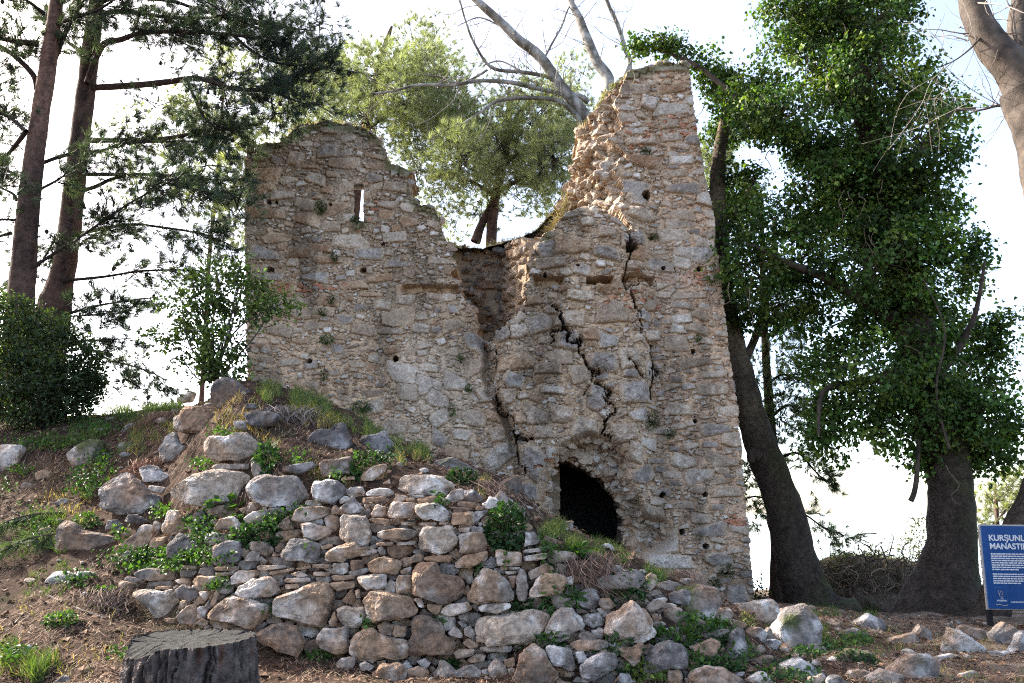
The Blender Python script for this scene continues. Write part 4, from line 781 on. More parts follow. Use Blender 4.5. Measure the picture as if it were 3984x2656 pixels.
def needles(bag, P0, D, n, ln, wd, spread, col, var=0.35, rg=rng):
    """tufts of needles at P0 (k,3) fanning about D (k,3)"""
    k = len(P0); d = unit(D[:, None] + spread * rg.normal(0, 1, (k, n, 3))); l = ln * rg.uniform(0.6, 1.15, (k, n, 1))
    o = P0[:, None] + d * rg.uniform(-0.02, 0.05, (k, n, 1)); s = unit(np.cross(d, rg.normal(0, 1, (k, n, 3)))) * wd
    V = np.stack([o - s, o + s, o + d * l], 2).reshape(-1, 3)
    c = np.asarray(col, float) * np.exp(var * rg.normal(0, 1, (k, 1, 1))) * (1 + 0.2 * rg.normal(0, 1, (k, n, 1))); c = np.repeat(np.clip(c, 0.005, 0.6).reshape(-1, 3), 3, 0)
    bag.add(V, np.arange(len(V)).reshape(-1, 3), c)
def leaves(bag, P0, D, Nn, ln, wd, col, var=0.3, rg=rng, curl=0.15):
    """kite-shaped folded leaves"""
    k = len(P0); D = unit(D); S = unit(np.cross(D, Nn)); Nn = np.cross(S, D); l = ln * rg.uniform(0.55, 1.25, (k, 1)); w_ = wd / ln * l
    a, tip = P0, P0 + D * l - Nn * curl * l; m = P0 + D * l * 0.42
    V = np.stack([a, m + S * w_ * 0.5 + Nn * 0.12 * l, tip, m - S * w_ * 0.5 + Nn * 0.12 * l], 1).reshape(-1, 3)
    c = np.asarray(col, float) * np.exp(var * rg.normal(0, 1, (k, 1)));
    i = np.arange(k) * 4; bag.add(V, np.concatenate([np.stack([i, i + 1, i + 2], -1), np.stack([i, i + 2, i + 3], -1)]), np.repeat(np.clip(c, 0.004, 0.6), 4, 0))
def in_puff(n, c, r, rg, shell=0.5):
    u = unit(rg.normal(0, 1, (n, 3))); rad = rg.uniform(0, 1, (n, 1)) ** (1 / 3) * (1 - shell) + shell * rg.uniform(0.75, 1.03, (n, 1))
    return c + u * rad * r, u
def bark_pine(seed, pink=0.0, zp=0):
    def fn(V, p):
        q = V * np.array((1, 1, 0.35)); n = noise(q, 9, seed, 4, 0.6); f = np.clip(0.12 - np.abs(noise(q, 5.5, seed + 2, 2)), 0, 0.12) / 0.12
        c = np.array((0.092, 0.055, 0.044)) * (1 + 0.6 * n)[..., None] * (1 - 0.65 * f[..., None])
        if pink: k = (np.clip((V[..., 2] - zp) / 1.2, 0, 1) * pink * np.clip(0.75 + 1.5 * n, 0, 1))[..., None]; c = c * (1 - k) + k * np.array((0.20, 0.11, 0.08))  # bark turns lighter and pinker with height
        return c
    return fn
def limb_col(seed, base=(0.105, 0.07, 0.06)):
    return lambda V, p: np.array(base) * (1 + 0.5 * noise(V, 8, seed, 3))[..., None]
def path(pts, d, d1=None):
    pts = np.asarray(pts, float); dd = np.linspace(d, d if d1 is None else d1, len(pts)); return Q(pts[:, 0], pts[:, 1], dd)

def pine(name, label, trunk, tw, d, limbs, puffs, ncol, seed, pink=0.0, zp=0.0, dens=1.0, group=None, needle=(0.15, 0.0032, 34), twig_dens=1.0, cones=0, thick=0.9):
    rg = np.random.default_rng(seed); tp = path(trunk, d); r = np.array(tw) / 1898 * d / 2
    gz = float(T(tp[0, 0], d)); base = np.array([tp[0, 0], d, gz])
    if tp[0, 2] > gz:
        k = np.array([tp[0] + (tp[0] - tp[1]) * (tp[0, 2] - gz) / max(tp[1, 2] - tp[0, 2], 0.1) * 0.5]); k[0, 2] = gz - 0.25; tp = np.concatenate([k, tp]); r = np.concatenate([[r[0] * 1.25], r])
    root = thing(name, label, 'pine tree', base, group)
    b = Bag(); tube(b, tp, r, None, 20, 0.07, seed, bark_pine(seed, pink, zp), n=60); b.build('trunk', M_BARK, root, True, base)
    crown = Bag(); tw_ = Bag(); P0 = []; D0 = []
    for li, lm in enumerate(limbs):
        pts, w0 = lm[0], lm[1]; dd = d + (lm[2] if len(lm) > 2 else rg.uniform(-0.2, 0.2)); d1 = dd + (lm[3] if len(lm) > 3 else rg.uniform(-0.9, 0.6))
        lp = path(pts, dd, d1); lb = Bag(); pr, rr = tube(lb, lp, np.linspace(w0 * 1.25, w0 * 0.4, len(lp)) / 1898 * d / 2, None, 8, 0.08, seed + li, limb_col(seed + li, (0.06, 0.036, 0.029) if w0 > 9 else (0.035, 0.025, 0.022)))
        lb.build('limb', M_BARK, root, True, base)
        seg = np.linalg.norm(np.diff(pr, axis=0), axis=1).sum(); nt_ = int(seg * 16 * twig_dens)
        for t in rg.uniform(0.25, 1.0, nt_):
            i = int(t * (len(pr) - 1)); i = min(i, len(pr) - 2); o = pr[i]; tg = unit(pr[i + 1] - pr[i]); dr = unit(tg * 0.8 + rg.normal(0, 0.65, 3) + np.array((0, 0, -0.12))); ln = rg.uniform(0.25, 0.75) * (1.15 - 0.5 * t)
            e1 = o + dr * ln * 0.55 + np.array((0, 0, -0.02)); e2 = e1 + unit(dr + rg.normal(0, 0.3, 3)) * ln * 0.45
            tube(tw_, [o, e1, e2], [0.007, 0.005, 0.003], (0.03, 0.022, 0.019), 3, 0, n=5)
            for q in range(rg.integers(3, 7)):
                s = rg.uniform(0.35, 1); P0.append(o + (e2 - o) * s + rg.normal(0, 0.03, 3)); D0.append(unit(dr + rg.normal(0, 0.35, 3) + np.array((0, 0, 0.1))))
    for px, py, rx, ry, n in puffs:
        c = Q(px, py, d + rg.uniform(-1, 1) * thick); rs = np.array((rx / 1898 * d, thick * 0.8, ry / 1898 * d)); n = n * (1.25 if d < 14 else 2.4); pp, u = in_puff(int(n * dens), c, rs, rg, 0.2)
        P0 += list(pp); D0 += list(unit(u * 0.6 + rg.normal(0, 0.5, u.shape) + np.array((0, 0, 0.35))))
        for q in range(max(2, int(n * dens / 10))):
            j = rg.integers(0, len(pp)); k = rg.integers(0, len(pp)); tube(tw_, [c + (pp[k] - c) * 0.2, (c + pp[j]) / 2 + rg.normal(0, 0.05, 3), pp[j]], [0.012, 0.008, 0.004], (0.03, 0.022, 0.019), 3, 0, n=5)
    P0, D0 = np.array(P0), np.array(D0); ln, wd, n = needle
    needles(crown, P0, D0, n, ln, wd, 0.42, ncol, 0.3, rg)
    if cones:
        U, Fc = ICO[1]
        for j in rg.integers(0, len(P0), cones): crown.add(P0[j] + U * np.array((0.026, 0.026, 0.036)) + np.array((0, 0, -0.03)), Fc, (0.045, 0.032, 0.026))
    crown.V += tw_.V; crown.C += tw_.C; crown.F += [f + crown.n for f in tw_.F]; crown.n += tw_.n
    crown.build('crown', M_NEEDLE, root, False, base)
    return root
LP = 'tall pines at the left'
pine('pine_tree', 'tall pine nearest the left edge, its upper bark peeled pinkish', [(45, 725), (58, 560), (74, 400), (90, 280), (106, 180), (120, 80), (134, -40), (160, -320), (185, -650)], [60, 52, 47, 43, 40, 35, 30, 22, 8], 10.4, [
    ([(90, 240), (115, 165), (135, 110), (155, 65), (180, 10), (188, -40)], 15), ([(86, 205), (75, 170), (35, 130), (0, 105), (-60, 80)], 14), ([(84, 100), (40, 95), (0, 88), (-80, 70)], 14), ([(60, 302), (30, 275), (0, 258), (-60, 235)], 9),
    ([(62, 300), (30, 340), (0, 372), (-60, 420)], 10), ([(40, 405), (25, 395), (0, 385), (-50, 372)], 8), ([(38, 460), (30, 445), (0, 430), (-60, 400)], 7), ([(35, 505), (0, 505), (-60, 520)], 6), ([(26, 535), (0, 542), (-50, 560)], 8),
    ([(100, 30), (75, 10), (50, -10), (20, -60)], 9), ([(70, 445), (120, 420), (150, 400), (185, 370), (215, 330)], 6), ([(120, 60), (170, 40), (230, 20), (300, -30)], 9), ([(95, 375), (155, 355), (235, 345), (280, 330), (380, 325), (450, 325), (500, 340)], 8, .2, .6),
    ([(50, 630), (135, 575), (175, 550), (240, 505), (300, 465), (375, 425), (415, 405)], 7), ([(130, -60), (200, -120), (330, -180), (450, -200)], 12), ([(140, -150), (60, -220), (-60, -260)], 12), ([(150, -260), (240, -330), (340, -360)], 10), ([(165, -380), (90, -450), (20, -470)], 9), ([(165, -380), (240, -460), (330, -480)], 9)],
    [(20, 250, 50, 110, 70), (10, 420, 40, 60, 40), (40, 60, 50, 70, 50), (10, 560, 30, 40, 20), (200, 60, 60, 50, 40), (150, -120, 160, 80, 120), (300, -180, 120, 60, 90), (20, -230, 120, 70, 90), (170, -420, 180, 110, 150), (-60, 200, 60, 160, 80)],
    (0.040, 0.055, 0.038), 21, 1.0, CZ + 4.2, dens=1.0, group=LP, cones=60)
pine('pine_tree', 'dark-barked pine second from the left edge, with the longest branches', [(118, 735), (133, 670), (150, 600), (165, 480), (180, 350), (196, 220), (210, 100), (222, 0), (246, -280), (270, -620)], [80, 62, 53, 49, 46, 44, 41, 36, 26, 8], 11.3, [
    ([(196, 200), (240, 200), (350, 192), (440, 180), (480, 185), (530, 202), (600, 205), (650, 180), (710, 165), (760, 150)], 15, 0, -.6), ([(185, 322), (280, 322), (375, 318), (450, 305), (550, 290), (590, 285)], 12), ([(170, 400), (280, 400), (375, 402), (450, 410), (565, 414)], 9, 0, .3),
    ([(170, 440), (215, 430), (260, 410), (310, 405), (380, 420), (450, 435), (500, 445)], 9), ([(165, 540), (250, 522), (310, 515), (360, 520), (430, 530), (475, 540), (525, 560)], 8), ([(150, 590), (185, 560), (225, 535), (280, 525)], 6), ([(140, 645), (240, 635), (325, 622), (425, 620), (500, 625)], 7),
    ([(128, 726), (150, 722), (210, 705), (280, 692), (370, 681)], 8), ([(130, 728), (240, 720), (300, 700)], 4), ([(200, 190), (235, 105), (280, 90), (325, 75), (400, 72), (475, 75), (550, 82), (600, 90), (650, 100)], 13), ([(212, 60), (245, 30), (300, 28), (350, 35), (425, 42), (500, 40), (560, 42), (640, 55)], 11),
    ([(215, 30), (225, 10), (300, -20), (420, -30), (560, -20)], 11), ([(222, -10), (380, 0), (450, 20), (510, 38), (575, 45), (640, 60), (720, 70)], 9), ([(430, 183), (445, 220), (465, 265), (500, 295), (550, 300)], 7, -.3, -.2), ([(190, 120), (150, 90), (120, 40)], 9), ([(165, 470), (120, 560), (80, 620), (40, 640)], 5),
    ([(140, 780), (180, 783), (240, 780), (300, 777)], 6), ([(150, 782), (205, 800), (251, 826), (295, 838), (342, 853), (384, 874)], 6), ([(235, -120), (330, -160), (480, -150), (620, -120)], 12), ([(240, -200), (150, -260), (60, -270)], 10), ([(255, -330), (350, -400), (450, -410)], 9), ([(255, -330), (180, -420), (110, -450)], 9),
    ([(590, 200), (640, 215), (690, 235), (740, 240)], 6, -.6, -.3), ([(540, 85), (600, 130), (680, 150), (760, 130)], 7, -.3, -.3)],
    [(600, 60, 150, 70, 150), (680, 120, 110, 60, 100), (520, 30, 120, 50, 90), (400, 90, 90, 60, 60), (520, 240, 110, 50, 80), (630, 250, 80, 55, 60), (470, 380, 70, 40, 36), (545, 450, 50, 50, 40), (360, 240, 80, 40, 36), (290, 380, 60, 30, 22), (480, 520, 70, 35, 30), (480, 570, 60, 30, 18), (310, 890, 50, 35, 22), (350, 860, 40, 20, 10),
     (440, 300, 70, 40, 30), (300, 30, 80, 50, 44), (350, 480, 60, 26, 16), (230, 550, 50, 30, 14), (420, -120, 220, 80, 110), (640, -60, 140, 60, 60), (260, -350, 200, 120, 100), (740, 60, 80, 50, 60), (560, 340, 50, 40, 24)],
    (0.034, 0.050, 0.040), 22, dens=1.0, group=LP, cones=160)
BPG = 'sunlit pines behind the tower'  # their needle colours are lightened to paint the sunlight on them
pine('pine_tree', 'bushy sunlit pine seen through the gap of the tower, reddish forked trunk', [(1128, 560), (1132, 500), (1138, 450), (1150, 400), (1165, 320), (1170, 200)], [26, 25, 24, 22, 18, 8], 18.5, [
    ([(1092, 556), (1108, 510), (1128, 470), (1138, 450)], 20, 0, 0), ([(1140, 450), (1090, 420), (1040, 400), (1000, 400)], 9), ([(1145, 440), (1200, 410), (1260, 400)], 10), ([(1150, 400), (1100, 340), (1060, 310)], 10), ([(1155, 380), (1220, 330), (1270, 300)], 10), ([(1165, 320), (1190, 260), (1230, 220)], 8)],
    [(1120, 310, 110, 60, 170), (1230, 280, 90, 70, 170), (1265, 370, 75, 60, 120), (1060, 370, 80, 50, 110), (1180, 380, 110, 50, 140), (1090, 425, 80, 30, 50), (1010, 250, 90, 50, 120), (960, 340, 60, 40, 60), (1190, 450, 60, 25, 26), (1020, 460, 60, 40, 34), (1045, 520, 40, 40, 20), (1235, 440, 50, 40, 40), (1290, 210, 40, 60, 40), (1060, 300, 70, 40, 70), (1310, 290, 60, 60, 70), (1290, 440, 50, 50, 50), (1000, 300, 60, 50, 60), (1100, 470, 60, 26, 26), (1150, 350, 90, 60, 90), (1330, 180, 40, 50, 24), (960, 400, 40, 30, 24)],
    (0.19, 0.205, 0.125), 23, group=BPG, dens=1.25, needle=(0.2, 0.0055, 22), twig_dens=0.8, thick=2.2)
pine('pine_tree', 'feathery light green pine rising behind the left half of the tower', [(800, 700), (810, 500), (830, 350), (850, 250), (880, 120), (900, 60)], [34, 32, 28, 24, 16, 6], 19.5, [
    ([(830, 350), (760, 300), (700, 290)], 9), ([(840, 300), (900, 260), (960, 250)], 9), ([(850, 240), (780, 190), (720, 180)], 9), ([(860, 210), (930, 160), (1000, 120)], 9)],
    [(760, 190, 90, 55, 140), (880, 190, 110, 70, 210), (960, 120, 80, 40, 90), (830, 260, 90, 40, 90), (940, 250, 70, 50, 90), (690, 220, 60, 60, 70), (1000, 180, 60, 50, 70), (900, 330, 60, 30, 40), (640, 270, 60, 40, 50), (700, 260, 60, 40, 60), (780, 250, 80, 40, 70), (1040, 230, 60, 50, 60), (960, 200, 80, 60, 80), (650, 190, 60, 40, 30), (840, 160, 70, 40, 50), (1060, 200, 110, 60, 60), (1180, 240, 110, 60, 60), (720, 230, 110, 70, 60), (980, 270, 110, 60, 60), (840, 290, 110, 50, 50), (1000, 110, 80, 40, 40), (1290, 330, 70, 60, 50), (1090, 360, 110, 60, 60), (960, 420, 60, 50, 24)],
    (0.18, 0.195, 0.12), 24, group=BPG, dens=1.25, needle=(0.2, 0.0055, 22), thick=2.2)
pine('pine_tree', 'pale pine showing behind the left corner of the tower under the dark branches', [(470, 800), (480, 600), (500, 400), (510, 250), (520, 150)], [11, 10, 9, 7, 4], 18.0, [
    ([(490, 480), (540, 440), (580, 430)], 8), ([(490, 450), (440, 420), (400, 420)], 8), ([(500, 330), (560, 290), (610, 280)], 8), ([(505, 300), (450, 260), (410, 250)], 7)],
    [(530, 170, 60, 60, 60), (510, 320, 70, 55, 70), (545, 410, 45, 60, 70), (540, 510, 36, 50, 44), (460, 460, 50, 40, 36), (440, 260, 60, 50, 40), (590, 330, 40, 50, 40), (420, 370, 50, 40, 26), (300, 430, 60, 50, 20), (250, 330, 50, 50, 16), (330, 300, 60, 50, 20)],
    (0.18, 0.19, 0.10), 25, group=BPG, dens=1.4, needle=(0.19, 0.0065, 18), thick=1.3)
pine('pine_tree', 'pale pine half hidden between the tower edge and the ivy-covered tree', [(1670, 1000), (1670, 700), (1665, 500), (1655, 330)], [20, 18, 14, 5], 19.0, [([(1665, 500), (1690, 450), (1720, 430)], 7), ([(1660, 420), (1640, 370), (1620, 350)], 6)],
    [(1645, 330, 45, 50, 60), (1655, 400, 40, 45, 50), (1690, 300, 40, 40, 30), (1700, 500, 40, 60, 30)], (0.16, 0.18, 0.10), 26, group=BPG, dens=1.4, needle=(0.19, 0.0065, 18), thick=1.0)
pine('pine_tree', 'slender dark pine behind the leaning trunk, its drooping sprays thin', [(1782, 1392), (1784, 1250), (1778, 1100), (1768, 950), (1758, 800), (1752, 640), (1750, 450)], [30, 28, 26, 22, 18, 14, 8], 14.6, [
    ([(1780, 1110), (1740, 1080), (1715, 1085)], 6), ([(1780, 1150), (1735, 1140), (1712, 1145)], 5), ([(1775, 1060), (1830, 1040), (1870, 1080), (1900, 1110)], 6), ([(1770, 960), (1810, 930), (1850, 960), (1880, 1010)], 6), ([(1765, 880), (1800, 860), (1850, 880)], 6),
    ([(1780, 1200), (1840, 1180), (1890, 1210), (1940, 1230)], 5), ([(1760, 780), (1800, 740), (1850, 760)], 6), ([(1758, 700), (1720, 680), (1690, 700)], 5)],
    [(1800, 960, 50, 70, 70), (1830, 870, 60, 60, 60), (1790, 760, 50, 70, 60), (1850, 1060, 50, 30, 24), (1740, 870, 30, 80, 36), (1720, 1090, 18, 40, 14), (1860, 960, 40, 50, 36), (1900, 1215, 40, 12, 8), (1810, 700, 60, 40, 40), (1735, 1180, 18, 60, 14)],
    (0.085, 0.105, 0.06), 27, group='pines on the right', dens=1.0, needle=(0.15, 0.005, 20), thick=0.6)
pine('pine_tree', 'sunlit young pine far behind the foot of the ivy-covered tree', [(2290, 1330), (2290, 1200), (2285, 1110)], [14, 10, 4], 17.5, [([(2290, 1230), (2255, 1200), (2240, 1190)], 5), ([(2288, 1200), (2320, 1160), (2345, 1150)], 5)],
    [(2275, 1150, 40, 40, 40), (2320, 1120, 40, 40, 40), (2260, 1210, 24, 26, 16), (2340, 1090, 30, 30, 24)], (0.15, 0.16, 0.09), 28, group='pines on the right', dens=1.0, needle=(0.15, 0.006, 18), thick=0.5)

# plane trees: pale, nearly bare
def bark_plane(seed, dark=0.0, zd=0.0, tone=1.0):
    def fn(V, p):
        q = V * np.array((1, 1, 0.6)); n = noise(q, 6.0, seed, 3); m = np.clip((n + 0.02) * 9, 0, 1)[..., None]; n2 = noise(q, 14, seed + 3, 3)
        c = (np.array((0.26, 0.25, 0.235)) * (1 - m) + m * np.array((0.12, 0.108, 0.088))) * (1 + 0.25 * n2)[..., None] * tone
        if dark:
            k = (np.clip((zd - V[..., 2]) / 1.6 + 0.5 + 0.9 * n, 0, 1) * dark)[..., None]; c = c * (1 - k) + k * np.array((0.06, 0.045, 0.035)) * (1 + 0.6 * n2)[..., None]
        return c
    return fn
def broad_tree(name, label, cat, trunk, limbs, d, seed, fn, group=None, twigs=0, limb_fn=None, flare=None, sides=24):
    rg = np.random.default_rng(seed); pts, wd = trunk; tp = path(pts, d); r = np.array(wd) / 1898 * d / 2
    base = np.array([tp[0, 0], d, float(T(tp[0, 0], d))]); root = thing(name, label, cat, base, group)
    tp[0, 2] = min(tp[0, 2], base[2] - 0.1)
    b = Bag(); tube(b, tp, r, None, sides, 0.07, seed, fn, n=70)
    if flare:
        for fp, fw in flare:
            q = np.array([hit2(x, y) if g else Q(x, y, d - 0.05) for x, y, g in fp]); q[:, 1] = np.linspace(d, d - 0.25, len(q)); q[-1, 2] -= 0.05
            tube(b, q, np.array(fw) / 1898 * d / 2, None, 14, 0.08, seed + 5, fn)
    b.build('trunk', M_PALE if fn.__name__ != 'bk' else M_BARK, root, True, base)
    tw_ = Bag()
    for li, lm in enumerate(limbs):
        pts, w0, w1 = lm[:3]; dd = d + (lm[3] if len(lm) > 3 else 0); d1 = dd + (lm[4] if len(lm) > 4 else rg.uniform(-0.5, 0.5))
        lp = path(pts, dd, d1); lb = Bag(); pr, rr = tube(lb, lp, np.linspace(w0, w1, len(lp)) / 1898 * d / 2, None, 10, 0.06, seed + li, limb_fn or fn); lb.build('limb', M_PALE, root, True, base)
        for t in rg.uniform(0.2, 1, int(twigs * len(pts))):
            i = min(int(t * (len(pr) - 1)), len(pr) - 2); q = [pr[i]]; dr = unit(unit(pr[i + 1] - pr[i]) * 0.6 + rg.normal(0, 0.7, 3) + np.array((0, 0, 0.35))); ln = rg.uniform(0.5, 1.6)
            for s in range(4): dr = unit(dr + rg.normal(0, 0.28, 3)); q.append(q[-1] + dr * ln / 4)
            w_ = min(rr[i] * 0.4, 0.012); tube(tw_, q, np.linspace(w_, 0.002, 5), (0.24, 0.21, 0.185), 4, 0, n=9)
            for s in range(2):
                k = rg.integers(1, 4); q2 = [q[k]]; d2 = unit(dr + rg.normal(0, 0.7, 3))
                for z in range(3): d2 = unit(d2 + rg.normal(0, 0.3, 3)); q2.append(q2[-1] + d2 * ln * 0.13)
                tube(tw_, q2, np.linspace(w_ * 0.5, 0.0015, 4), (0.22, 0.185, 0.16), 3, 0, n=6)
    if tw_.n: tw_.build('crown', M_PALE, root, True, base)
    return root, base
broad_tree('plane_tree', 'pale bare plane tree spreading mottled limbs above the gap of the tower', 'plane tree', ([(1365, 900), (1370, 700), (1372, 520), (1370, 400), (1366, 300)], [60, 52, 46, 42, 36]), [
    ([(1366, 320), (1340, 260), (1290, 200), (1240, 130), (1190, 90), (1150, 50), (1095, 0), (1040, -60), (980, -160)], 34, 14, 0, -.8), ([(1368, 300), (1400, 195), (1370, 140), (1345, 80), (1330, 40), (1310, 0), (1296, -80), (1290, -220)], 33, 12, 0, .6), ([(1400, 250), (1445, 155), (1435, 110), (1420, 60), (1395, 5), (1370, -60)], 15, 8),
    ([(1350, 235), (1330, 220), (1260, 208), (1180, 190), (1100, 185), (1040, 195), (960, 195), (900, 210), (850, 215)], 15, 4, 0, -.6), ([(1350, 300), (1325, 268), (1290, 235), (1240, 225), (1150, 230), (1100, 260), (1060, 285)], 16, 4, 0, -.9), ([(1270, 185), (1255, 175), (1200, 165), (1130, 155), (1090, 100), (1070, 50), (1055, -5)], 12, 4, 0, -.8),
    ([(1262, 170), (1250, 140), (1265, 105), (1290, 60), (1305, 20), (1330, -20)], 8, 3), ([(1120, 160), (1060, 190), (1000, 175), (940, 170)], 6, 3), ([(1200, 165), (1150, 140), (1110, 150)], 5, 3), ([(1150, 60), (1100, 40), (1050, 60)], 5, 2)], 16.0, 31, bark_plane(31), twigs=2.2)
broad_tree('plane_tree', 'forked mottled plane tree leaning in at the top right corner', 'plane tree', ([(2470, 1500), (2470, 1100), (2450, 700), (2420, 430), (2390, 300), (2350, 205)], [170, 150, 140, 130, 124, 110]), [
    ([(2380, 290), (2350, 195), (2300, 130), (2262, 75), (2236, 20), (2222, -40), (2205, -160)], 105, 44, 0, .2), ([(2380, 250), (2352, 160), (2342, 70), (2348, 0), (2356, -100)], 80, 44, .1, .3), ([(2352, 250), (2300, 242), (2262, 250), (2230, 258)], 9, 4, .2, .3), ([(2262, 75), (2230, 110), (2190, 140), (2150, 155)], 6, 2), ([(2352, 300), (2320, 240), (2290, 215)], 5, 2)],
    8.0, 32, bark_plane(32, 0.95, CZ + 6.8, 0.7), twigs=2.4)
def bk_dark(seed, moss=0.5, pale=0.0, zp=0.0):
    def bk(V, p):
        q = V * np.array((1, 1, 0.5)); n = noise(q, 10, seed, 4, 0.7); c = np.array((0.050, 0.036, 0.028)) * (1 + 1.0 * n)[..., None]
        if pale:
            k = (np.clip((V[..., 2] - zp) / 1.3, 0, 1) * pale * np.clip(0.55 + 1.4 * noise(q, 3.3, seed + 4, 3), 0, 1))[..., None]; c = c * (1 - k) + k * np.array((0.155, 0.12, 0.078))
        m = (np.clip(noise(V, 2.5, seed + 2, 3) * 2 + (V[..., 0] - p[:, None, 0]) * 3.0 - 0.25, 0, 0.8) * moss)[..., None]
        return c * (1 - m) + m * np.array((0.055, 0.068, 0.014))
    return bk
broad_tree('leaning_tree', 'dark mottled trunk leaning against the right side of the tower', 'tree', ([(1895, 1432), (1862, 1390), (1832, 1300), (1796, 1150), (1757, 1050), (1722, 940), (1694, 830), (1672, 730), (1656, 620), (1648, 480), (1655, 330), (1690, 200)], [190, 118, 92, 80, 76, 66, 58, 50, 46, 40, 32, 20]), [
    ([(1745, 1050), (1728, 1040), (1726, 1062)], 28, 18, -.2, 0), ([(1700, 850), (1740, 760), (1770, 640), (1780, 500)], 22, 12, 0, .4), ([(1655, 560), (1700, 470), (1740, 400)], 18, 8)], 13.0, 33, bk_dark(33, 0.7, 1.0, CZ + 0.7), flare=[([(1855, 1350, 0), (1900, 1385, 0), (1935, 1400, 0), (1972, 1412, 0)], [70, 56, 44, 16])])
ivy, ivy_base = broad_tree('ivy_covered_tree', 'huge tree wrapped in dark green ivy, its broad black trunk bare only at the foot', 'tree', ([(2160, 1440), (2172, 1360), (2184, 1260), (2186, 1150), (2172, 1050), (2150, 950), (2120, 850), (2080, 650), (2020, 400), (1960, 120), (1920, -150)], [235, 150, 106, 98, 100, 98, 94, 84, 68, 50, 24]), [
    ([(2070, 620), (1990, 480), (1900, 380), (1800, 300), (1700, 230), (1600, 150), (1500, 110)], 40, 6, 0, 1.0), ([(2100, 760), (2000, 700), (1900, 640), (1800, 600), (1720, 560)], 34, 8, 0, -.4), ([(2120, 820), (2050, 860), (1960, 880), (1890, 900), (1880, 1000)], 30, 6, 0, -.5), ([(2140, 880), (2200, 800), (2240, 720), (2262, 600)], 26, 5), ([(2040, 450), (2120, 340), (2180, 260), (2240, 250)], 24, 6),
    ([(2110, 1010), (2106, 1090), (2100, 1130), (2092, 1150)], 10, 12, -.4, 0), ([(2180, 1030), (2150, 900), (2170, 760), (2120, 640)], 6, 3, -.75, -.1), ([(2160, 900), (2260, 930), (2310, 900)], 18, 5)], 12.0, 34, bk_dark(34, 0.45), flare=[([(2150, 1330, 0), (2110, 1375, 0), (2075, 1405, 0), (2030, 1425, 0)], [90, 80, 64, 24]), ([(2200, 1330, 0), (2240, 1390, 0), (2280, 1425, 0)], [80, 60, 24])], limb_fn=bk_dark(35, 0.3))
ivy_puffs = [(1900, 40, 190, 90), (2000, 50, 120, 100), (1850, 150, 140, 80), (2020, 170, 130, 100), (1500, 100, 44, 14), (1466, 108, 22, 12), (1560, 106, 44, 20), (1625, 146, 44, 38), (1665, 200, 52, 50), (1715, 235, 80, 60), (1680, 300, 60, 55), (1790, 265, 110, 70), (1950, 300, 150, 100), (2110, 215, 80, 70), (2110, 330, 110, 90), (2190, 250, 50, 50),
  (1690, 420, 66, 60), (1740, 510, 90, 80), (1880, 470, 80, 80), (1900, 380, 90, 60), (1970, 450, 140, 100), (2130, 450, 86, 80), (1720, 620, 80, 80), (1870, 580, 130, 90), (2020, 600, 150, 110), (2155, 560, 60, 60), (1800, 690, 110, 70), (1960, 730, 140, 90), (2110, 710, 120, 90), (2220, 640, 56, 44), (2235, 560, 30, 40), (2190, 780, 110, 80),
  (1900, 830, 100, 60), (2020, 850, 100, 80), (2150, 880, 110, 80), (2270, 850, 60, 70), (1960, 930, 80, 50), (2130, 960, 110, 70), (2240, 950, 80, 60), (1900, 960, 40, 60), (1895, 1020, 44, 40), (2020, 990, 60, 40), (2120, 1040, 50, 40), (2265, 1040, 70, 50), (2320, 950, 36, 60), (2300, 760, 36, 50), (2190, 1000, 70, 60), (2160, 920, 70, 70), (2120, 800, 70, 80), (2060, 650, 80, 90), (2010, 500, 80, 80), (1960, 200, 90, 80), (2060, 450, 90, 90), (1840, 40, 120, 60), (1960, -80, 160, 90), (2060, -40, 80, 70), (2210, 1010, 60, 50)]
for lx_, ly_ in ((2030, 540), (1990, 480), (1945, 430), (1900, 385), (1850, 340), (1800, 300), (1750, 265), (1700, 230), (1650, 190), (2090, 700), (2060, 620), (2030, 520), (2000, 420), (1980, 330), (1960, 230), (1945, 130), (1930, 40), (2110, 800), (2130, 900), (2150, 980), (2170, 1040), (1672, 560), (1668, 480), (1680, 640), (1690, 720)): ivy_puffs.append((lx_, ly_, 46, 44))
ib = Bag(); rgi = np.random.default_rng(77); vine = Bag()
for j, (px, py, rx, ry) in enumerate(ivy_puffs):
    c = Q(px, py, 12.0 + rgi.uniform(-0.6, 0.7) if px > 1710 else 13.0 + rgi.uniform(-.2, .3)); rs = np.array((rx, 0.5 * (rx + ry) * 0.8, ry)) / 1898 * 12.0
    for cl in range(int(8 + rx * ry / 190)):
        cc, u = in_puff(1, c, rs, rgi, 0.55); n = int(rgi.integers(26, 54)); pp = cc + rgi.normal(0, 0.10, (n, 3)) * np.array((1.2, 1.0, 0.9))
        D = unit(u * 0.5 + rgi.normal(0, 0.6, (n, 3)) + np.array((0, -0.25, -0.55))); Nn = unit(u + rgi.normal(0, 0.55, (n, 3)) + np.array((0, 0, 0.6)))
        tone = np.exp(rgi.normal(0, 0.38)); col = np.array((0.036, 0.072, 0.016)) * tone if rgi.random() < 0.75 else np.array((0.085, 0.12, 0.024)) * tone
        sz = rgi.uniform(0.05, 0.088); leaves(ib, pp, D, Nn, sz, sz * 0.88, col, 0.3, rgi)
        if rgi.random() < 0.5: tube(vine, [c + (cc[0] - c) * 0.15, c + (cc[0] - c) * 0.6 + rgi.normal(0, 0.05, 3), cc[0]], [0.010, 0.007, 0.004], (0.10, 0.075, 0.055), 4, 0, n=6)
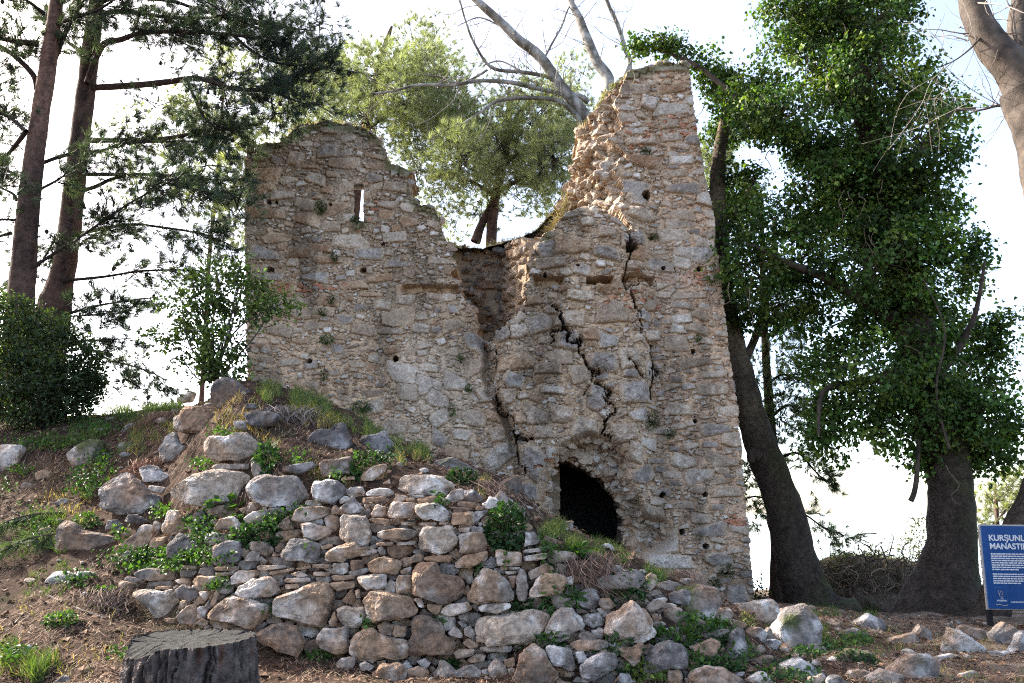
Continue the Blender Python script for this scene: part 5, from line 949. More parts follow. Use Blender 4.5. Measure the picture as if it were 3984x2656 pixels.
for j in range(26):                                       # loose tendrils hanging out of the ivy
    px, py, rx, ry = ivy_puffs[rgi.integers(0, len(ivy_puffs))]; o = Q(px + rgi.uniform(-rx, rx), py + rgi.uniform(0, ry), 11.5); q = [o]
    for s in range(5): q.append(q[-1] + np.array((rgi.normal(0, 0.06), rgi.normal(0, 0.04), -rgi.uniform(0.05, 0.16))))
    tube(vine, q, np.linspace(0.008, 0.003, 6), (0.20, 0.16, 0.11), 4, 0, n=10)
ib.V += vine.V; ib.C += vine.C; ib.F += [f + ib.n for f in vine.F]
ib.build('ivy_foliage', M_LEAF, ivy, False, ivy_base)
broad_tree('leaning_tree', 'dark slanting trunk behind the blue sign at the right edge', 'tree', ([(2262, 1440), (2285, 1390), (2310, 1300), (2335, 1210), (2362, 1150), (2420, 1000), (2520, 760), (2600, 560)], [90, 70, 62, 56, 50, 44, 36, 20]), [], 11.0, 36, bk_dark(36, 0.2))

# broad-leaved bushes
def bush(name, label, cat, puffs, d, lsize, col, seed, stems=(), base=None, dens=1.0, var=0.3, group=None, mat=M_LEAF, droop=0.0, thick=0.8):
    rg = np.random.default_rng(seed)
    if base is None: base = Q(np.mean([p[0] for p in puffs]), max(p[1] + p[3] for p in puffs), d); base[2] = T(base[0], d)
    root = thing(name, label, cat, base, group); lb, sb_ = Bag(), Bag()
    for px, py, rx, ry in puffs:
        dd = d + rg.uniform(-0.15, 0.15); c = Q(px, py, dd); rs = np.array((rx, 0.5 * (rx + ry) * thick, ry)) / 1898 * d; ar = rs[0] * rs[2] * math.pi; n = int(ar / (lsize ** 2 * 0.5) * 3.2 * dens)
        ncl = max(1, n // 9); cc, u = in_puff(ncl, c, rs, rg, 0.6); cu = np.repeat(u, 9, 0)
        pp = np.repeat(cc, 9, 0) + rg.normal(0, lsize * 0.85, (ncl * 9, 3)); k = len(pp)
        leaves(lb, pp, cu * 0.8 + rg.normal(0, 0.6, (k, 3)) + np.array((0, 0, 0.15 - droop)), cu * 0.6 + rg.normal(0, 0.5, (k, 3)) + np.array((0, -0.1, 0.7)), lsize, lsize * 0.55, np.asarray(col) * np.repeat(np.exp(var * rg.normal(0, 1, (ncl, 1))), 9, 0), 0.2, rg)
        for q in range(2): j = rg.integers(0, ncl); tube(sb_, [base + rg.normal(0, 0.02, 3) * (1, 1, 0), base * (0.6, 0.6, 0.45) + c * (0.4, 0.4, 0.55) + rg.normal(0, 0.05, 3), c + (cc[j] - c) * 0.3, cc[j]], [0.011, 0.008, 0.005, 0.002], (0.10, 0.085, 0.065), 5, 0.05, seed, n=14)
    lb.build('foliage', mat, root, False, base); sb_.build('stems', M_BARK, root, True, base); return root
bush('round_bush', 'dense dark evergreen bush rounded like a dome, at the left edge below the pines', 'bush', [(60, 790, 120, 80), (140, 840, 95, 90), (60, 890, 150, 90), (170, 900, 66, 70), (20, 740, 80, 50), (-40, 850, 110, 110), (100, 920, 110, 60), (120, 760, 50, 34), (205, 860, 34, 50), (40, 700, 30, 20), (150, 745, 20, 16), (225, 900, 20, 30), (0, 690, 40, 20), (85, 715, 18, 14)], 9.3, 0.052, (0.034, 0.052, 0.024), 41, dens=1.7, var=0.45)
bush('leafy_sapling', 'slender leafy sapling growing out of the ridge beside the left corner of the tower', 'sapling', [(510, 640, 66, 40), (560, 680, 60, 54), (630, 698, 58, 26), (590, 720, 36, 24), (470, 735, 60, 44), (440, 770, 50, 34), (372, 776, 44, 20), (530, 840, 36, 30), (410, 690, 40, 20), (495, 855, 34, 22), (465, 850, 20, 20), (515, 790, 50, 40), (482, 830, 34, 34), (440, 645, 30, 26), (400, 650, 16, 10), (550, 610, 20, 18), (470, 690, 30, 24), (420, 830, 20, 20)], 8.7, 0.06, (0.055, 0.085, 0.026), 42, base=Q(492, 872, 8.7), dens=2.0, thick=1.1, var=0.45)
bush('shrub', 'thin grey-green shrub far off, left of the ivy-covered trunk', 'shrub', [(2110, 1230, 26, 40), (2095, 1270, 30, 30), (2130, 1250, 20, 40)], 15.6, 0.06, (0.09, 0.10, 0.06), 43, dens=0.6)
bush('shrub', 'pale thin shrub on top of the root bank', 'shrub', [(1985, 1275, 40, 24), (1950, 1290, 40, 16), (2010, 1262, 20, 20)], 15.4, 0.05, (0.09, 0.085, 0.06), 44, dens=0.4)
bush('shrub', 'low dark shrub at the right foot of the tower', 'shrub', [(1740, 1370, 26, 24), (1752, 1350, 16, 24)], 13.8, 0.06, (0.035, 0.045, 0.02), 45, dens=0.8)

# ------------------------------------------------------------------ small plants, each clump on wall or tower a thing
def clump(name, label, cat, px, py, rx, ry, lsize, col, n, seed, d=None, group=None, droop=0.1, narrow=0.6, mat=M_LEAF):
    rg = np.random.default_rng(seed)
    c = hit2(px, py + 0.4 * ry) if d is None else Q(px, py + 0.4 * ry, d)
    s = c[1] / 1898; off = -0.06
    c = c + np.array((0, off, 0)); rs = np.array((rx * s, 0.6 * min(rx, ry) * s, ry * s)); cc = c + np.array((0, 0, 0.4 * ry * s))
    pp, u = in_puff(n, cc, rs, rg, 0.35); b = Bag()
    leaves(b, pp, u * 0.7 + rg.normal(0, 0.6, (n, 3)) + np.array((0, -0.35, 0.1 - droop)), u * 0.5 + rg.normal(0, 0.45, (n, 3)) + np.array((0, -0.5, 0.7)), lsize, lsize * narrow, col, 0.3, rg)
    for q in range(max(4, n // 14)): j = rg.integers(0, n); tube(b, [c + np.array((0, 0.07, -0.02)), (c + pp[j]) / 2 + rg.normal(0, 0.01, 3), pp[j]], [0.004, 0.003, 0.0015], np.asarray(col) * 0.8, 4, 0, n=6)
    return tag(b.build(name, mat, None, False, c), label, cat, group)
GRN, DKG, YEL = (0.042, 0.085, 0.022), (0.026, 0.058, 0.018), (0.10, 0.14, 0.035)
WP, TP = 'plants growing on the stone wall', 'weeds rooted in the tower face'
for i, (lab, px, py, rx, ry, ls, col, n, nar) in enumerate([
 ('biggest bright green bush hanging over the wall left of the hole', 1163, 1212, 46, 56, .042, DKG, 620, .7), ('green clump spilling over the long stone right of the hanging dry roots', 1440, 1352, 44, 40, .036, DKG, 420, .75),
 ('small leafy plant on the ridge of the grass slope below the hole', 1332, 1268, 20, 18, .05, GRN, 90, .6), ('glossy plant with long pointed leaves beside the hanging dry roots', 1292, 1378, 42, 26, .085, (0.05, 0.10, 0.035), 70, .3),
 ('small fern between two slabs above the widest pale stone', 1200, 1392, 24, 20, .04, DKG, 110, .5), ('dark nettles in the hollow under the drooping roots of the mound', 618, 1058, 26, 34, .055, DKG, 150, .75),
 ('bushy weed in front of the long grey boulder at the tower foot', 1062, 1098, 34, 24, .035, DKG, 260, .7), ('trailing bramble beside the dark wedge-shaped boulder', 824, 1072, 16, 36, .05, GRN, 110, .8),
 ('soft green weed on top of the brown block at the left end of the wall', 205, 1198, 30, 18, .045, (0.06, 0.10, 0.035), 170, .6), ('broad-leaved sprig under the pointed pale stone', 520, 1160, 40, 14, .075, GRN, 30, .8),
 ('spreading green mat halfway up the wall left of centre', 592, 1232, 66, 30, .036, DKG, 520, .7), ('green patch between the grey blocks at the left of the wall', 545, 1195, 26, 12, .035, GRN, 120, .7),
 ('leafy sprays under the biggest whitish boulder', 1548, 1464, 50, 20, .065, GRN, 120, .4), ('bramble in the joint below the widest pale stone', 1262, 1478, 34, 22, .06, DKG, 90, .45),
 ('pale yellowish weed at the bottom edge of the view', 1476, 1540, 46, 20, .05, YEL, 160, .5), ('bramble shoots across the grey stones at the bottom', 1420, 1500, 50, 36, .05, (0.035, 0.06, 0.03), 150, .7),
 ('small weed at the wall foot right of the stump', 732, 1506, 34, 12, .03, GRN, 150, .7), ('little plant in the bottom joint of the wall', 1195, 1470, 18, 12, .04, GRN, 50, .7), ('single five-leaved plant low on the wall near the bottom', 1030, 1525, 20, 14, .05, GRN, 40, .8),
 ('green weeds beside the long whitish stone left of the wall', 250, 1360, 34, 12, .04, GRN, 110, .6), ('bright clover patch on the needles left of the stump', 150, 1425, 40, 20, .03, (0.06, 0.11, 0.03), 260, .8),
 ('dark weeds around the mossy boulder below the path', 1960, 1520, 50, 26, .03, DKG, 380, .7), ('green weeds between upright boulder and path', 1655, 1535, 50, 26, .035, DKG, 300, .7)]):
    clump('wall_plant', lab, 'plant', px, py, rx, ry, ls, col, n, 300 + i, group=WP, narrow=nar)
for i, (lab, px, py, rx, ry, n, col) in enumerate([
 ('tuft left of the slit window, largest on the left half of the tower', 738, 478, 15, 20, 130, DKG), ('small tuft on the sill of the slit window', 820, 507, 15, 7, 60, DKG), ('weed below the long grey slabs on the left half', 770, 592, 8, 13, 50, DKG), ('fern in the pale plaster, second up from the mound', 752, 782, 18, 12, 110, GRN),
 ('weed just under the brick course on the left half', 762, 688, 9, 12, 50, DKG), ('tuft left of the brick-course weed', 742, 718, 12, 10, 50, DKG), ('green clump where the mound meets the tower wall', 832, 936, 26, 14, 160, GRN), ('thin weed just above the mound, left half of the tower', 745, 862, 8, 16, 50, DKG),
 ('weed beside the long fissure below the gap', 1040, 942, 9, 18, 60, GRN), ('little weed above the fissure under the gap', 1076, 892, 11, 9, 50, GRN), ('weed on a grey block left of the gap foot', 1058, 824, 9, 10, 50, GRN), ('largest bushy weed up right of the dark hole', 1492, 966, 24, 24, 210, (0.055, 0.075, 0.03)),
 ('dry-looking weed right of the largest bushy weed', 1536, 996, 15, 12, 80, (0.07, 0.08, 0.04)), ('pair of weeds low on the right corner, larger one', 1668, 1310, 18, 16, 110, DKG), ('pair of weeds low on the right corner, smaller one', 1640, 1338, 14, 12, 80, DKG),
 ('tuft on the tall pier by the top of the fissure', 1497, 546, 13, 8, 60, DKG), ('weed high on the tall pier under the pale slab', 1482, 348, 14, 9, 60, DKG), ('tiny weed on the pale right strip of the tower', 1602, 778, 7, 6, 30, GRN)]):
    clump('tower_weed', lab, 'weed', px, py, rx, ry, .032, col, n * 2, 400 + i, d=YT - 0.02, group=TP, narrow=.4)

# grass, litter and ground cover: nobody could count these
def scatter_px(poly, n, rg):
    p = np.array(poly, float); out = []
    while len(out) < n:
        q = rg.uniform(p.min(0), p.max(0), (n * 2, 2)); q = q[inpoly(q[:, 0], q[:, 1], poly)]; out += list(q)
    return np.array(out[:n])
def blades(bag, O, ln, wd, cols, rg, lean=0.35, up=1.0):
    k = len(O); D = unit(rg.normal(0, lean, (k, 3)) + np.array((0, 0, up))); l = ln * rg.uniform(0.5, 1.3, (k, 1)); S = unit(np.cross(D, rg.normal(0, 1, (k, 3)))) * wd
    tip = O + D * l + rg.normal(0, 0.25, (k, 3)) * l * np.array((1, 1, 0.3)); mid = O + D * l * 0.55
    V = np.stack([O - S, O + S, mid + S * 0.7, tip, mid - S * 0.7], 1).reshape(-1, 3); i = np.arange(k) * 5
    c = np.array(cols)[rg.integers(0, len(cols), k)] * np.exp(0.25 * rg.normal(0, 1, (k, 1)))
    bag.add(V, np.concatenate([np.stack([i, i + 1, i + 2], -1), np.stack([i, i + 2, i + 4], -1), np.stack([i + 4, i + 2, i + 3], -1)]), np.repeat(c, 5, 0))
GC = [(0.055, 0.095, 0.022), (0.085, 0.125, 0.03), (0.11, 0.13, 0.04), (0.06, 0.10, 0.03)]; GD = [(0.30, 0.22, 0.11), (0.22, 0.15, 0.08), (0.12, 0.13, 0.05)]
rgg = np.random.default_rng(9); gbag = Bag()
for poly, n, ln, cols in (
  ([(575, 868), (640, 880), (720, 915), (800, 940), (870, 980), (930, 1015), (1010, 1045), (1000, 1062), (900, 1040), (820, 1000), (740, 975), (660, 960), (600, 920)], 4200, .10, GC + GD[2:]), ([(640, 940), (720, 950), (800, 985), (700, 985)], 700, .1, GD), ([(480, 900), (560, 905), (640, 960), (700, 1040), (560, 1010), (430, 960)], 900, .07, GD + [(0.10, 0.06, 0.04)]), ([(560, 1010), (900, 1075), (880, 1130), (720, 1110)], 700, .06, GD + GC + [(0.10, 0.06, 0.04)]), ([(0, 1060), (330, 1040), (250, 1200), (0, 1300)], 1200, .05, GD + [(0.10, 0.06, 0.04)]), ([(0, 1380), (300, 1380), (300, 1568), (0, 1568)], 900, .05, GD + [(0.12, 0.075, 0.05)]), ([(1900, 1440), (2352, 1440), (2352, 1568), (1900, 1568)], 900, .045, GD + GC),
  ([(905, 1040), (990, 1055), (1010, 1075), (920, 1075)], 900, .08, GD + GC), ([(1080, 1095), (1190, 1115), (1180, 1140), (1110, 1150)], 900, .08, GD + GC[1:2]),
  ([(1210, 1185), (1290, 1205), (1400, 1240), (1520, 1290), (1570, 1330), (1540, 1345), (1440, 1305), (1340, 1275), (1240, 1250)], 4200, .085, GC + GD[2:]), ([(1240, 1250), (1340, 1275), (1330, 1310), (1260, 1300)], 800, .07, GC),
  ([(200, 925), (420, 925), (420, 945), (300, 965), (200, 960)], 2200, .10, GC), ([(300, 960), (420, 945), (400, 1000), (330, 1040), (280, 1060), (270, 1000)], 900, .08, GC + GD), ([(60, 1010), (220, 960), (260, 1000), (120, 1040)], 900, .07, GC),
  ([(1830, 1440), (1960, 1430), (2010, 1480), (1900, 1500)], 1100, .05, GC), ([(2000, 1500), (2100, 1480), (2150, 1520), (2060, 1540)], 500, .05, GC + GD), ([(1700, 1400), (1800, 1420), (1790, 1470), (1700, 1440)], 500, .05, GC + GD), ([(1760, 1380), (2050, 1395), (2050, 1420), (1800, 1420)], 1500, .07, GC),
  ([(20, 1200), (140, 1180), (150, 1280), (40, 1290)], 800, .12, GC), ([(60, 1330), (160, 1300), (140, 1380), (60, 1380)], 500, .08, GC), ([(0, 1480), (110, 1440), (140, 1540), (0, 1568)], 500, .07, GC), ([(60, 1540), (110, 1520), (120, 1568), (70, 1568)], 300, .12, GC), ([(390, 1270), (560, 1260), (540, 1300), (390, 1305)], 600, .04, GC), ([(170, 1080), (260, 1060), (240, 1150), (190, 1150)], 600, .07, GC + GD[2:])):
    q = scatter_px(poly, int(n * 1.7), rgg); q = q[noise(q, 0.035, 50, 3) > -0.12 + 0.25 * rgg.random(len(q))]; O = np.array([hit2(x, y) for x, y in q]); blades(gbag, O, ln, 0.0028, cols, rgg)
# bank of roots: grass cap
O = np.stack([rgg.uniform(5.2, 7.5, 1800), rgg.uniform(14.3, 15.9, 1800)], -1); blades(gbag, np.c_[O, T(O[:, 0], O[:, 1])], .10, .004, GC + GD[:1], rgg)
# grass on the ledge behind the gap and on the broken tops
zz_ = zg
O = np.stack([rgg.uniform(Q(1020, 560, 13.9)[0], Q(1255, 560, 13.9)[0], 2600), rgg.uniform(13.85, 15.0, 2600), np.zeros(2600)], -1)
_pk = np.stack([rgg.integers(0, 90, 1500), rgg.integers(0, 12, 1500)], -1); O = _ew.reshape(26, 90, 3)[_pk[:, 1], _pk[:, 0]] + np.c_[rgg.normal(0, .012, (1500, 2)), np.zeros(1500)]; blades(gbag, O, .15, .004, [(0.03, 0.05, 0.015), (0.05, 0.065, 0.02), (0.12, 0.09, 0.05), (0.07, 0.05, 0.03)], rgg, .9, .5)
gg = gbag.build('grass', M_GRASS, None, False); tag(gg, 'short green and straw-coloured grass on the mound, slope and terrace', 'grass', None, 'stuff')
tb = Bag()
def along(pts, n, yo, yw, ln, cols, wd=.004, lean=.4, up=1.0):
    p = Q(np.array(pts, float)[:, 0], np.array(pts, float)[:, 1], YT); t = rgg.uniform(0, len(pts) - 1, n); i = np.minimum(t.astype(int), len(pts) - 2); f = (t - i)[:, None]
    O = p[i] * (1 - f) + p[i + 1] * f; O[:, 1] += rgg.uniform(yo, yo + yw, n); O[:, 2] += rgg.normal(0, 0.015, n) - 0.03; blades(tb, O, ln, wd, cols, rgg, lean, up)
along([(640, 325), (664, 302), (688, 288), (730, 278), (790, 284), (835, 292), (850, 306)], 1700, 0, .7, .11, GD + [(0.26, 0.16, 0.10)]); along([(600, 330), (640, 326), (668, 304)], 300, 0, .4, .08, GC)
along([(850, 305), (886, 352), (893, 372)], 300, 0, .4, .08, GD); along([(1372, 228), (1396, 198), (1440, 170), (1490, 152)], 700, 0, .5, .10, GC + GD)
along([(1262, 520), (1272, 480), (1296, 440), (1312, 392)], 700, .7, .5, .2, [(0.20, 0.14, 0.09), (0.14, 0.10, 0.06), (0.10, 0.09, 0.04)], .004, .7, -.3); along([(1336, 255), (1366, 232), (1396, 198)], 260, .5, .5, .12, GD)
along([(1006, 500), (1022, 548), (1050, 602)], 300, .1, .5, .1, [(0.09, 0.10, 0.03)] + GD[2:])
tag(tb.build('dry_grass', M_GRASS, None, False), 'dry straw and green grass sprouting from the broken tops of the tower', 'grass', None, 'stuff')
# needle litter and dead leaves
lb_ = Bag(); k = 130000; x = rgg.uniform(-6.6, 6.6, k); y = rgg.uniform(4.3, 9.8, k); keep = (np.abs(x) < 1.05 * y) & (noise(np.stack([x, y], -1), 1.1, 40, 3) > -0.35 + 0.4 * rgg.random(k)); x, y = x[keep], y[keep]; k = len(x)
a = rgg.uniform(0, 6.28, k); l = rgg.uniform(0.03, 0.09, k); e = np.stack([np.cos(a), np.sin(a)], -1) * l[:, None]
z0 = T(x, y); z1 = T(x + e[:, 0], y + e[:, 1]); n_ = np.stack([-np.sin(a), np.cos(a)], -1) * 0.0022; h = rgg.uniform(0.003, 0.02, k)
V = np.stack([np.stack([x + n_[:, 0], y + n_[:, 1], z0 + h], -1), np.stack([x - n_[:, 0], y - n_[:, 1], z0 + h], -1), np.stack([x + e[:, 0], y + e[:, 1], z1 + h + 0.008], -1)], 1).reshape(-1, 3)
lc = np.array([(0.15, 0.085, 0.055), (0.21, 0.13, 0.085), (0.09, 0.055, 0.04), (0.26, 0.20, 0.145)])[rgg.integers(0, 4, k)] * np.exp(0.3 * rgg.normal(0, 1, (k, 1)))
lb_.add(V, np.arange(3 * k).reshape(-1, 3), np.repeat(lc, 3, 0))
k = 6200; x = rgg.uniform(-6.6, 6.6, k); y = rgg.uniform(4.3, 9.5, k); O = np.stack([x, y, T(x, y) + 0.012], -1)
leaves(lb_, O, np.c_[rgg.normal(0, 1, (k, 2)), rgg.normal(0, 0.25, k)], np.c_[rgg.normal(0, 0.4, (k, 2)), np.ones(k)], 0.055, 0.042, (0.12, 0.07, 0.042), 0.5, rgg)
tag(lb_.build('pine_litter', M_DRY, None, False), 'brown pine needles and dead leaves strewn over the soil', 'litter', None, 'stuff')
# ground cover in the wall joints and on the bank
cb_ = Bag()
for px, py, rx, ry, n, col in ((430, 1285, 120, 16, 700, GRN), (330, 1280, 90, 18, 420, DKG), (470, 1225, 40, 40, 420, DKG), (385, 1180, 26, 16, 160, GRN), (640, 1200, 40, 18, 220, GRN), (1010, 1160, 20, 20, 80, DKG), (690, 1180, 26, 12, 80, DKG), (490, 1130, 20, 10, 60, GRN), (510, 1345, 24, 16, 120, GRN), (470, 1070, 30, 10, 140, GRN), (360, 1310, 80, 12, 260, GRN), (610, 1400, 24, 10, 90, GRN),
  (720, 1270, 20, 10, 60, GRN), (1265, 1330, 14, 30, 90, GRN), (1255, 1270, 26, 30, 180, GRN), (1500, 1330, 20, 12, 70, GRN), (1620, 1440, 60, 16, 300, GRN), (1580, 1420, 30, 10, 90, GRN), (1660, 1470, 40, 20, 200, DKG), (1590, 1510, 26, 20, 120, GRN), (1700, 1500, 30, 20, 160, GRN), (1800, 1545, 70, 22, 420, DKG), (1900, 1490, 60, 16, 260, GRN), (1960, 1470, 40, 12, 160, GRN), (1840, 1500, 50, 14, 180, DKG),
  (100, 1210, 50, 50, 260, DKG), (215, 1110, 50, 36, 360, DKG), (240, 1060, 40, 30, 200, GRN), (110, 1020, 90, 20, 380, GRN), (230, 985, 60, 16, 260, GRN), (20, 1120, 30, 20, 90, DKG), (60, 1085, 30, 12, 90, GRN), (190, 1330, 40, 20, 160, DKG), (290, 1230, 20, 16, 60, GRN), (850, 1435, 16, 10, 50, GRN), (1010, 1430, 16, 10, 40, GRN), (1100, 1310, 12, 10, 30, GRN), (1630, 1500, 14, 12, 60, GRN), (520, 1000, 40, 10, 90, GRN), (690, 1060, 20, 20, 60, GRN), (870, 1060, 40, 16, 220, DKG), (780, 1100, 20, 20, 70, GRN), (1160, 1290, 14, 14, 50, GRN), (300, 1500, 30, 10, 50, GRN), (60, 1500, 40, 16, 110, GRN)):
    q = np.stack([px + rx * np.clip(rgg.normal(0, .5, n), -1, 1), py + ry * np.clip(rgg.normal(0, .5, n), -1, 1)], -1); O = np.array([hit2(a_, b_) for a_, b_ in q]) + np.c_[np.zeros(n), -rgg.uniform(0.02, 0.16, n), rgg.uniform(0, 0.05, n)]
    leaves(cb_, O, rgg.normal(0, 0.7, (n, 3)) + np.array((0, -0.3, 0.1)), rgg.normal(0, 0.4, (n, 3)) + np.array((0, -0.35, 0.8)), 0.036, 0.026, col, 0.35, rgg)
tag(cb_.build('ground_cover', M_LEAF, None, False), 'small green weeds creeping over the bank and through the wall joints', 'weeds', None, 'stuff')
peb = Bag()
for i in range(300):
    x = rgg.uniform(1.6, 5.2) if i < 170 else rgg.uniform(-4.2, 1.6); y = rgg.uniform(5.4, 9.6); s_ = 0.014 * 4.2 ** (rgg.random() ** 2); U, Fc = ICO[2]; V = U * np.array((1.3, 1, .7)) * s_
    for q in range(8): nn = unit(rgg.normal(0, 1, 3)); t = V @ nn; V = V - np.maximum(0, t - t.max() * rgg.uniform(.5, .88))[:, None] * nn
    lo_, hi_ = STONE['tlmgb'[rgg.integers(0, 5)]]; peb.add(V + np.array((x, y, float(T(x, y)) + s_ * .2)), Fc, np.array(lo_) * .5 + np.array(hi_) * .5 * rgg.uniform(.6, 1.2))
tag(peb.build('gravel', M_STONE, None, False), 'small loose stones scattered over the path and the bank', 'gravel', None, 'stuff')
# hanging mats of dry roots
def mat(label, px, py, w_, ln_px, n, seed, d=None, lean=0.0, col=(0.15, 0.095, 0.07)):
    rg = np.random.default_rng(seed); b = Bag(); o = hit2(px, py); s = o[1] / 1898
    for i in range(n):
        x0 = rg.normal(0, w_ * s * 0.4); L_ = ln_px * s * rg.uniform(0.3, 1.2); sl_ = rg.normal(0, .45); p0 = o + np.array((x0, -0.10 + rg.normal(0, 0.04), rg.uniform(-0.04, 0.04))); q = [p0 + np.array((rg.normal(0, 0.05), 0.12, 0.06)), p0]
        for k_ in range(4): q.append(q[-1] + np.array(((lean + sl_) * L_ / 4 + rg.normal(0, 0.03), rg.normal(-0.006, 0.02), -L_ / 4 * rg.uniform(.3, 1.2))))
        tube(b, q, np.linspace(0.0022, 0.0009, 6), np.array(col) * math.exp(rg.normal(0, .5)), 3, 0, n=8)
    tag(b.build('hanging_roots', M_DRY, None, False, o), label, 'dry roots', 'dry root mats')
mat('long beard of dry brown roots hanging from the grass slope', 1345, 1300, 70, 110, 420, 1, lean=.25); mat('tangle of grey roots drooping below the mound grass', 655, 955, 90, 80, 260, 2, col=(0.14, 0.11, 0.095)); mat('brown root fringe left of the biggest whitish boulder', 1560, 1335, 60, 60, 200, 3, lean=.3)
mat('brown needle thatch hanging beside the split grey stones near the hole', 1118, 1130, 40, 40, 200, 4, col=(0.20, 0.12, 0.085)); mat('brown needle thatch draped over the bank left of the wall top', 385, 965, 50, 110, 420, 5, lean=-.5, col=(0.19, 0.11, 0.075)); mat('reddish thatch on the bank under the draped needle thatch', 345, 1075, 50, 50, 220, 6, lean=-.5, col=(0.19, 0.105, 0.07)); mat('dry stalks heaped against the wall foot left of the stump', 250, 1380, 60, 60, 240, 7, lean=-.2, col=(0.17, 0.115, 0.085))
# tangle of roots on the bank at the right
b = Bag()
for i in range(260):
    x = rgg.uniform(5.1, 7.6); y = 14.35 + rgg.normal(0, 0.15); q = [np.array((x, y, float(T(x, y)) + rgg.uniform(0, 0.5)))]
    dr = unit(np.array((rgg.normal(0, 1), rgg.normal(-0.3, 0.5), rgg.normal(-0.2, 0.7))))
    for s in range(5): dr = unit(dr + rgg.normal(0, 0.5, 3) + np.array((0, 0, -.12))); q.append(q[-1] + dr * 0.12)
    tube(b, q, np.linspace(rgg.uniform(.006, .016), 0.004, 6), np.array((0.12, 0.085, 0.06)) * math.exp(rgg.normal(0, .45)), 4, 0, n=10)
tag(b.build('brushwood', M_DRY, None, False), 'tangled brown brushwood on the low bank between the two big trunks', 'brushwood', None, 'stuff')
# fallen sticks and a pine sprig
for i, (lab, pts, r0) in enumerate((('bent grey stick on the needles left of the stump', [(105, 1372), (150, 1392), (200, 1412), (240, 1422)], .010), ('short dark stick low on the bank', [(20, 1175), (50, 1190), (80, 1205)], .009), ('thin pale root on the needles beside the wall foot', [(205, 1415), (240, 1425), (262, 1418), (280, 1405)], .006))):
    q = np.array([hit2(x, y) for x, y in pts]) + np.array((0, 0, .02)); b = Bag(); tube(b, q, np.linspace(r0, r0 * .5, len(q)), (0.19, 0.155, 0.13), 7, .08, i); tag(b.build('stick', M_BARK, None, True, q[0]), lab, 'stick')
for i, (lab, px, py) in enumerate((('drooping green pine sprig on the bank at the left edge', 70, 1215), ('second pine sprig lower on the bank, tips pointing down', 95, 1265))):
    o = hit2(px, py) + np.array((0, -.05, .12)); b = Bag(); q = [o + np.array((.25, .1, .02)), o, o + np.array((-.2, -.1, -.1)), o + np.array((-.3, -.15, -.3))]; pr, rr = tube(b, q, [.008, .007, .005, .003], (0.1, 0.07, 0.055), 5, 0)
    kk = rgg.integers(0, len(pr), 40); needles(b, pr[kk], rgg.normal(0, .5, (40, 3)) + np.array((-.6, -.2, -.9)), 26, .17, .0022, .25, (0.06, 0.085, 0.045), .2, rgg); tag(b.build('pine_sprig', M_NEEDLE, None, False, o), lab, 'pine sprig')

# ------------------------------------------------------------------ the information sign
def plain(name, col, rough=0.5, metal=0.0):
    m, t, bs = mat_new(name); bs.inputs['Roughness'].default_value = rough; bs.inputs['Metallic'].default_value = metal
    n = t.nodes.new('ShaderNodeTexNoise'); n.inputs['Scale'].default_value = 14; n.inputs['Detail'].default_value = 5; mp = t.nodes.new('ShaderNodeMapRange'); mp.inputs[3].default_value = 0.82; mp.inputs[4].default_value = 1.15
    mx_ = t.nodes.new('ShaderNodeMix'); mx_.data_type = 'RGBA'; mx_.blend_type = 'MULTIPLY'; mx_.inputs[0].default_value = 1; mx_.inputs[6].default_value = (*col, 1)
    tc_ = t.nodes.new('ShaderNodeTexCoord'); t.links.new(tc_.outputs['Object'], n.inputs['Vector']); t.links.new(n.outputs[0], mp.inputs[0]); t.links.new(mp.outputs[0], mx_.inputs[7]); t.links.new(mx_.outputs[2], bs.inputs['Base Color']); return m
M_BLUE, M_WHITE, M_BLACK, M_EDGE = plain('blue_print', (0.012, 0.075, 0.26), 0.4), plain('white_print', (0.75, 0.78, 0.82), 0.6), plain('black_steel', (0.012, 0.012, 0.014), 0.45), plain('pale_edge', (0.42, 0.40, 0.38), 0.5)
def box(bag, x0, x1, y0, y1, z0, z1, c=(1, 1, 1)):
    V = [(x, y, z) for z in (z0, z1) for y in (y0, y1) for x in (x0, x1)]; bag.add(V, [(0, 2, 3, 1), (4, 5, 7, 6), (0, 1, 5, 4), (2, 6, 7, 3), (0, 4, 6, 2), (1, 3, 7, 5)], c)
SD = 8.8; s0 = Q(2270, 1397, SD); W_, H_ = 0.78, Q(2252, 1207, SD)[2] - s0[2]; gz = float(T(s0[0], SD)); sbase = np.array([s0[0], SD, gz])
sign = thing('information_sign', 'blue information board with white writing on black posts, cut by the right edge', 'sign', sbase); sign.rotation_euler = (0, R(0.6), R(-4))
zb = s0[2] - gz                                            # the board's lower edge above the sign's base; x runs right from its left edge
def sb_box(name, m, *dims):
    b = Bag(); box(b, *dims); o = b.build(name, m, sign); return o
sb_box('board', M_BLUE, 0, W_, -0.012, 0.0, zb, zb + H_); sb_box('frame', M_EDGE, -0.016, W_ + 0.016, 0.002, 0.02, zb - 0.012, zb + H_ + 0.014)
sb_box('post', M_BLACK, 0.0, 0.045, 0.022, 0.067, -0.15, zb + H_ - 0.02); sb_box('post', M_BLACK, W_ - 0.045, W_, 0.022, 0.067, -0.15, zb + H_ - 0.02)
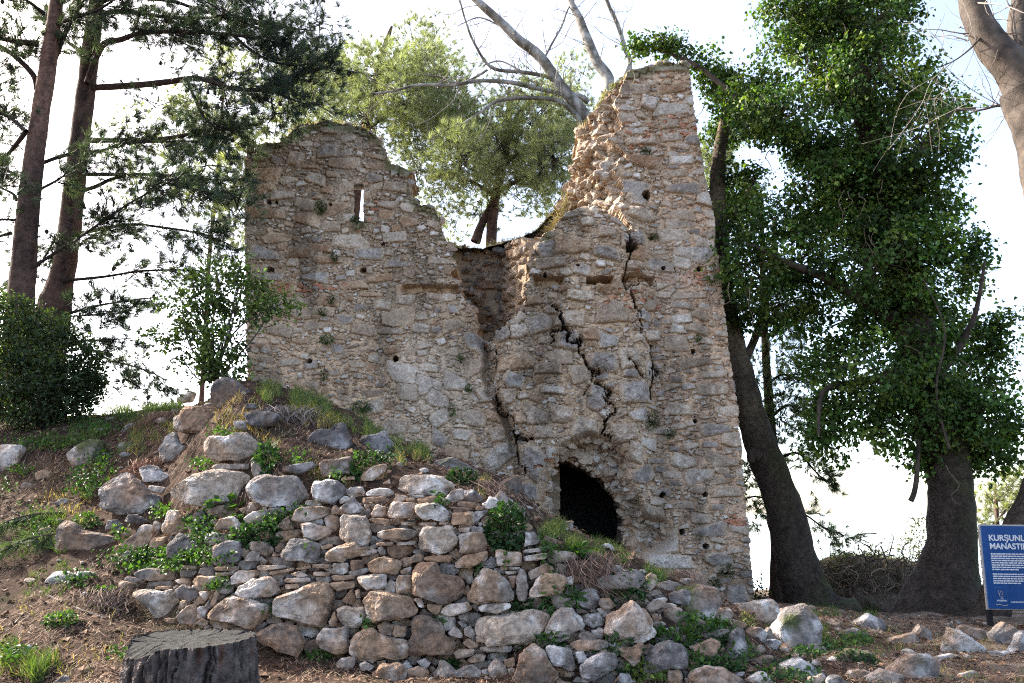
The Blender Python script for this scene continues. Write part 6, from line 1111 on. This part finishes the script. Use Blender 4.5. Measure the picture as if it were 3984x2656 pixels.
def text(body, x, z, size, bold=0.0, name='lettering'):
    cu = bpy.data.curves.new(name, 'FONT'); cu.body = body; cu.size = size; cu.offset = bold; cu.extrude = 0.0008; cu.align_x = 'LEFT'
    o = bpy.data.objects.new(name, cu); COL.objects.link(o); o.parent = sign; o.location = (x, -0.0135, zb + z); o.rotation_euler = (R(90), 0, 0); cu.materials.append(M_WHITE)
    bpy.context.view_layer.update(); me = bpy.data.meshes.new_from_object(o.evaluated_get(bpy.context.evaluated_depsgraph_get())); m_ = bpy.data.objects.new(name, me); COL.objects.link(m_)
    m_.parent = sign; m_.location = o.location; m_.rotation_euler = o.rotation_euler; m_.scale = (0.95, 1, 1); bpy.data.objects.remove(o); m_.name = name; return m_
u = H_ / 1190.0                                            # one pixel of the enlarged view of the board
text('KURŞUNLU', 92 * u, H_ - 215 * u, 118 * u, 3.2 * u); text('MANASTIRI', 96 * u, H_ - 335 * u, 118 * u, 3.2 * u)
b = Bag(); rs_ = np.random.default_rng(3)
for row, (yy, x1) in enumerate([(470, 620), (502, 620), (534, 620), (566, 620), (598, 620), (630, 620), (662, 620), (694, 480), (760, 620), (792, 620), (824, 620), (856, 620), (888, 490)]):
    x = 100
    while x < x1:
        wd_ = rs_.uniform(24, 74); box(b, x * u, min(x + wd_, x1) * u, -0.0145, -0.0128, zb + H_ - (yy - 62 + 8) * u, zb + H_ - (yy - 62 - 9) * u); x += wd_ + 8
o = b.build('small_print', M_WHITE, sign); o['kind'] = 'stuff'
text('T.C.', 178 * u, H_ - 1055 * u, 26 * u, .6 * u); text('KUŞADASI', 122 * u, H_ - 1085 * u, 30 * u, 1.0 * u); text('kusadasi.bel.tr', 320 * u, H_ - 1100 * u, 34 * u, .6 * u)
lg = Bag(); gold = (0.5, 0.42, 0.36)
lx, lz = 185 * u, zb + H_ - 975 * u
for pts in ([(30, -40), (10, -50), (-14, -40), (-22, -14), (-8, 6), (-2, 30), (-16, 44)], [(-2, 30), (20, 36), (34, 16), (22, -8), (10, -20)], [(-24, 0), (-34, 24), (-30, 40)]):
    tube(lg, [(lx + x * u, -0.0135, lz + z * u) for x, z in pts], [3 * u] * len(pts), gold, 5, 0)
tube(lg, [(105 * u, -0.0135, zb + H_ - 1140 * u), (160 * u, -0.0135, zb + H_ - 1128 * u), (210 * u, -0.0135, zb + H_ - 1146 * u), (272 * u, -0.0135, zb + H_ - 1136 * u)], [5 * u] * 4, gold, 5, 0)
for x0, x1, z0, z1 in ((110, 112, 890, 1125), (268, 270, 890, 1125), (110, 270, 888, 891)): box(lg, x0 * u, x1 * u, -0.014, -0.0128, zb + H_ - z1 * u, zb + H_ - z0 * u, (0.12, 0.2, 0.36))
lg.build('emblem', M_DRY, sign)
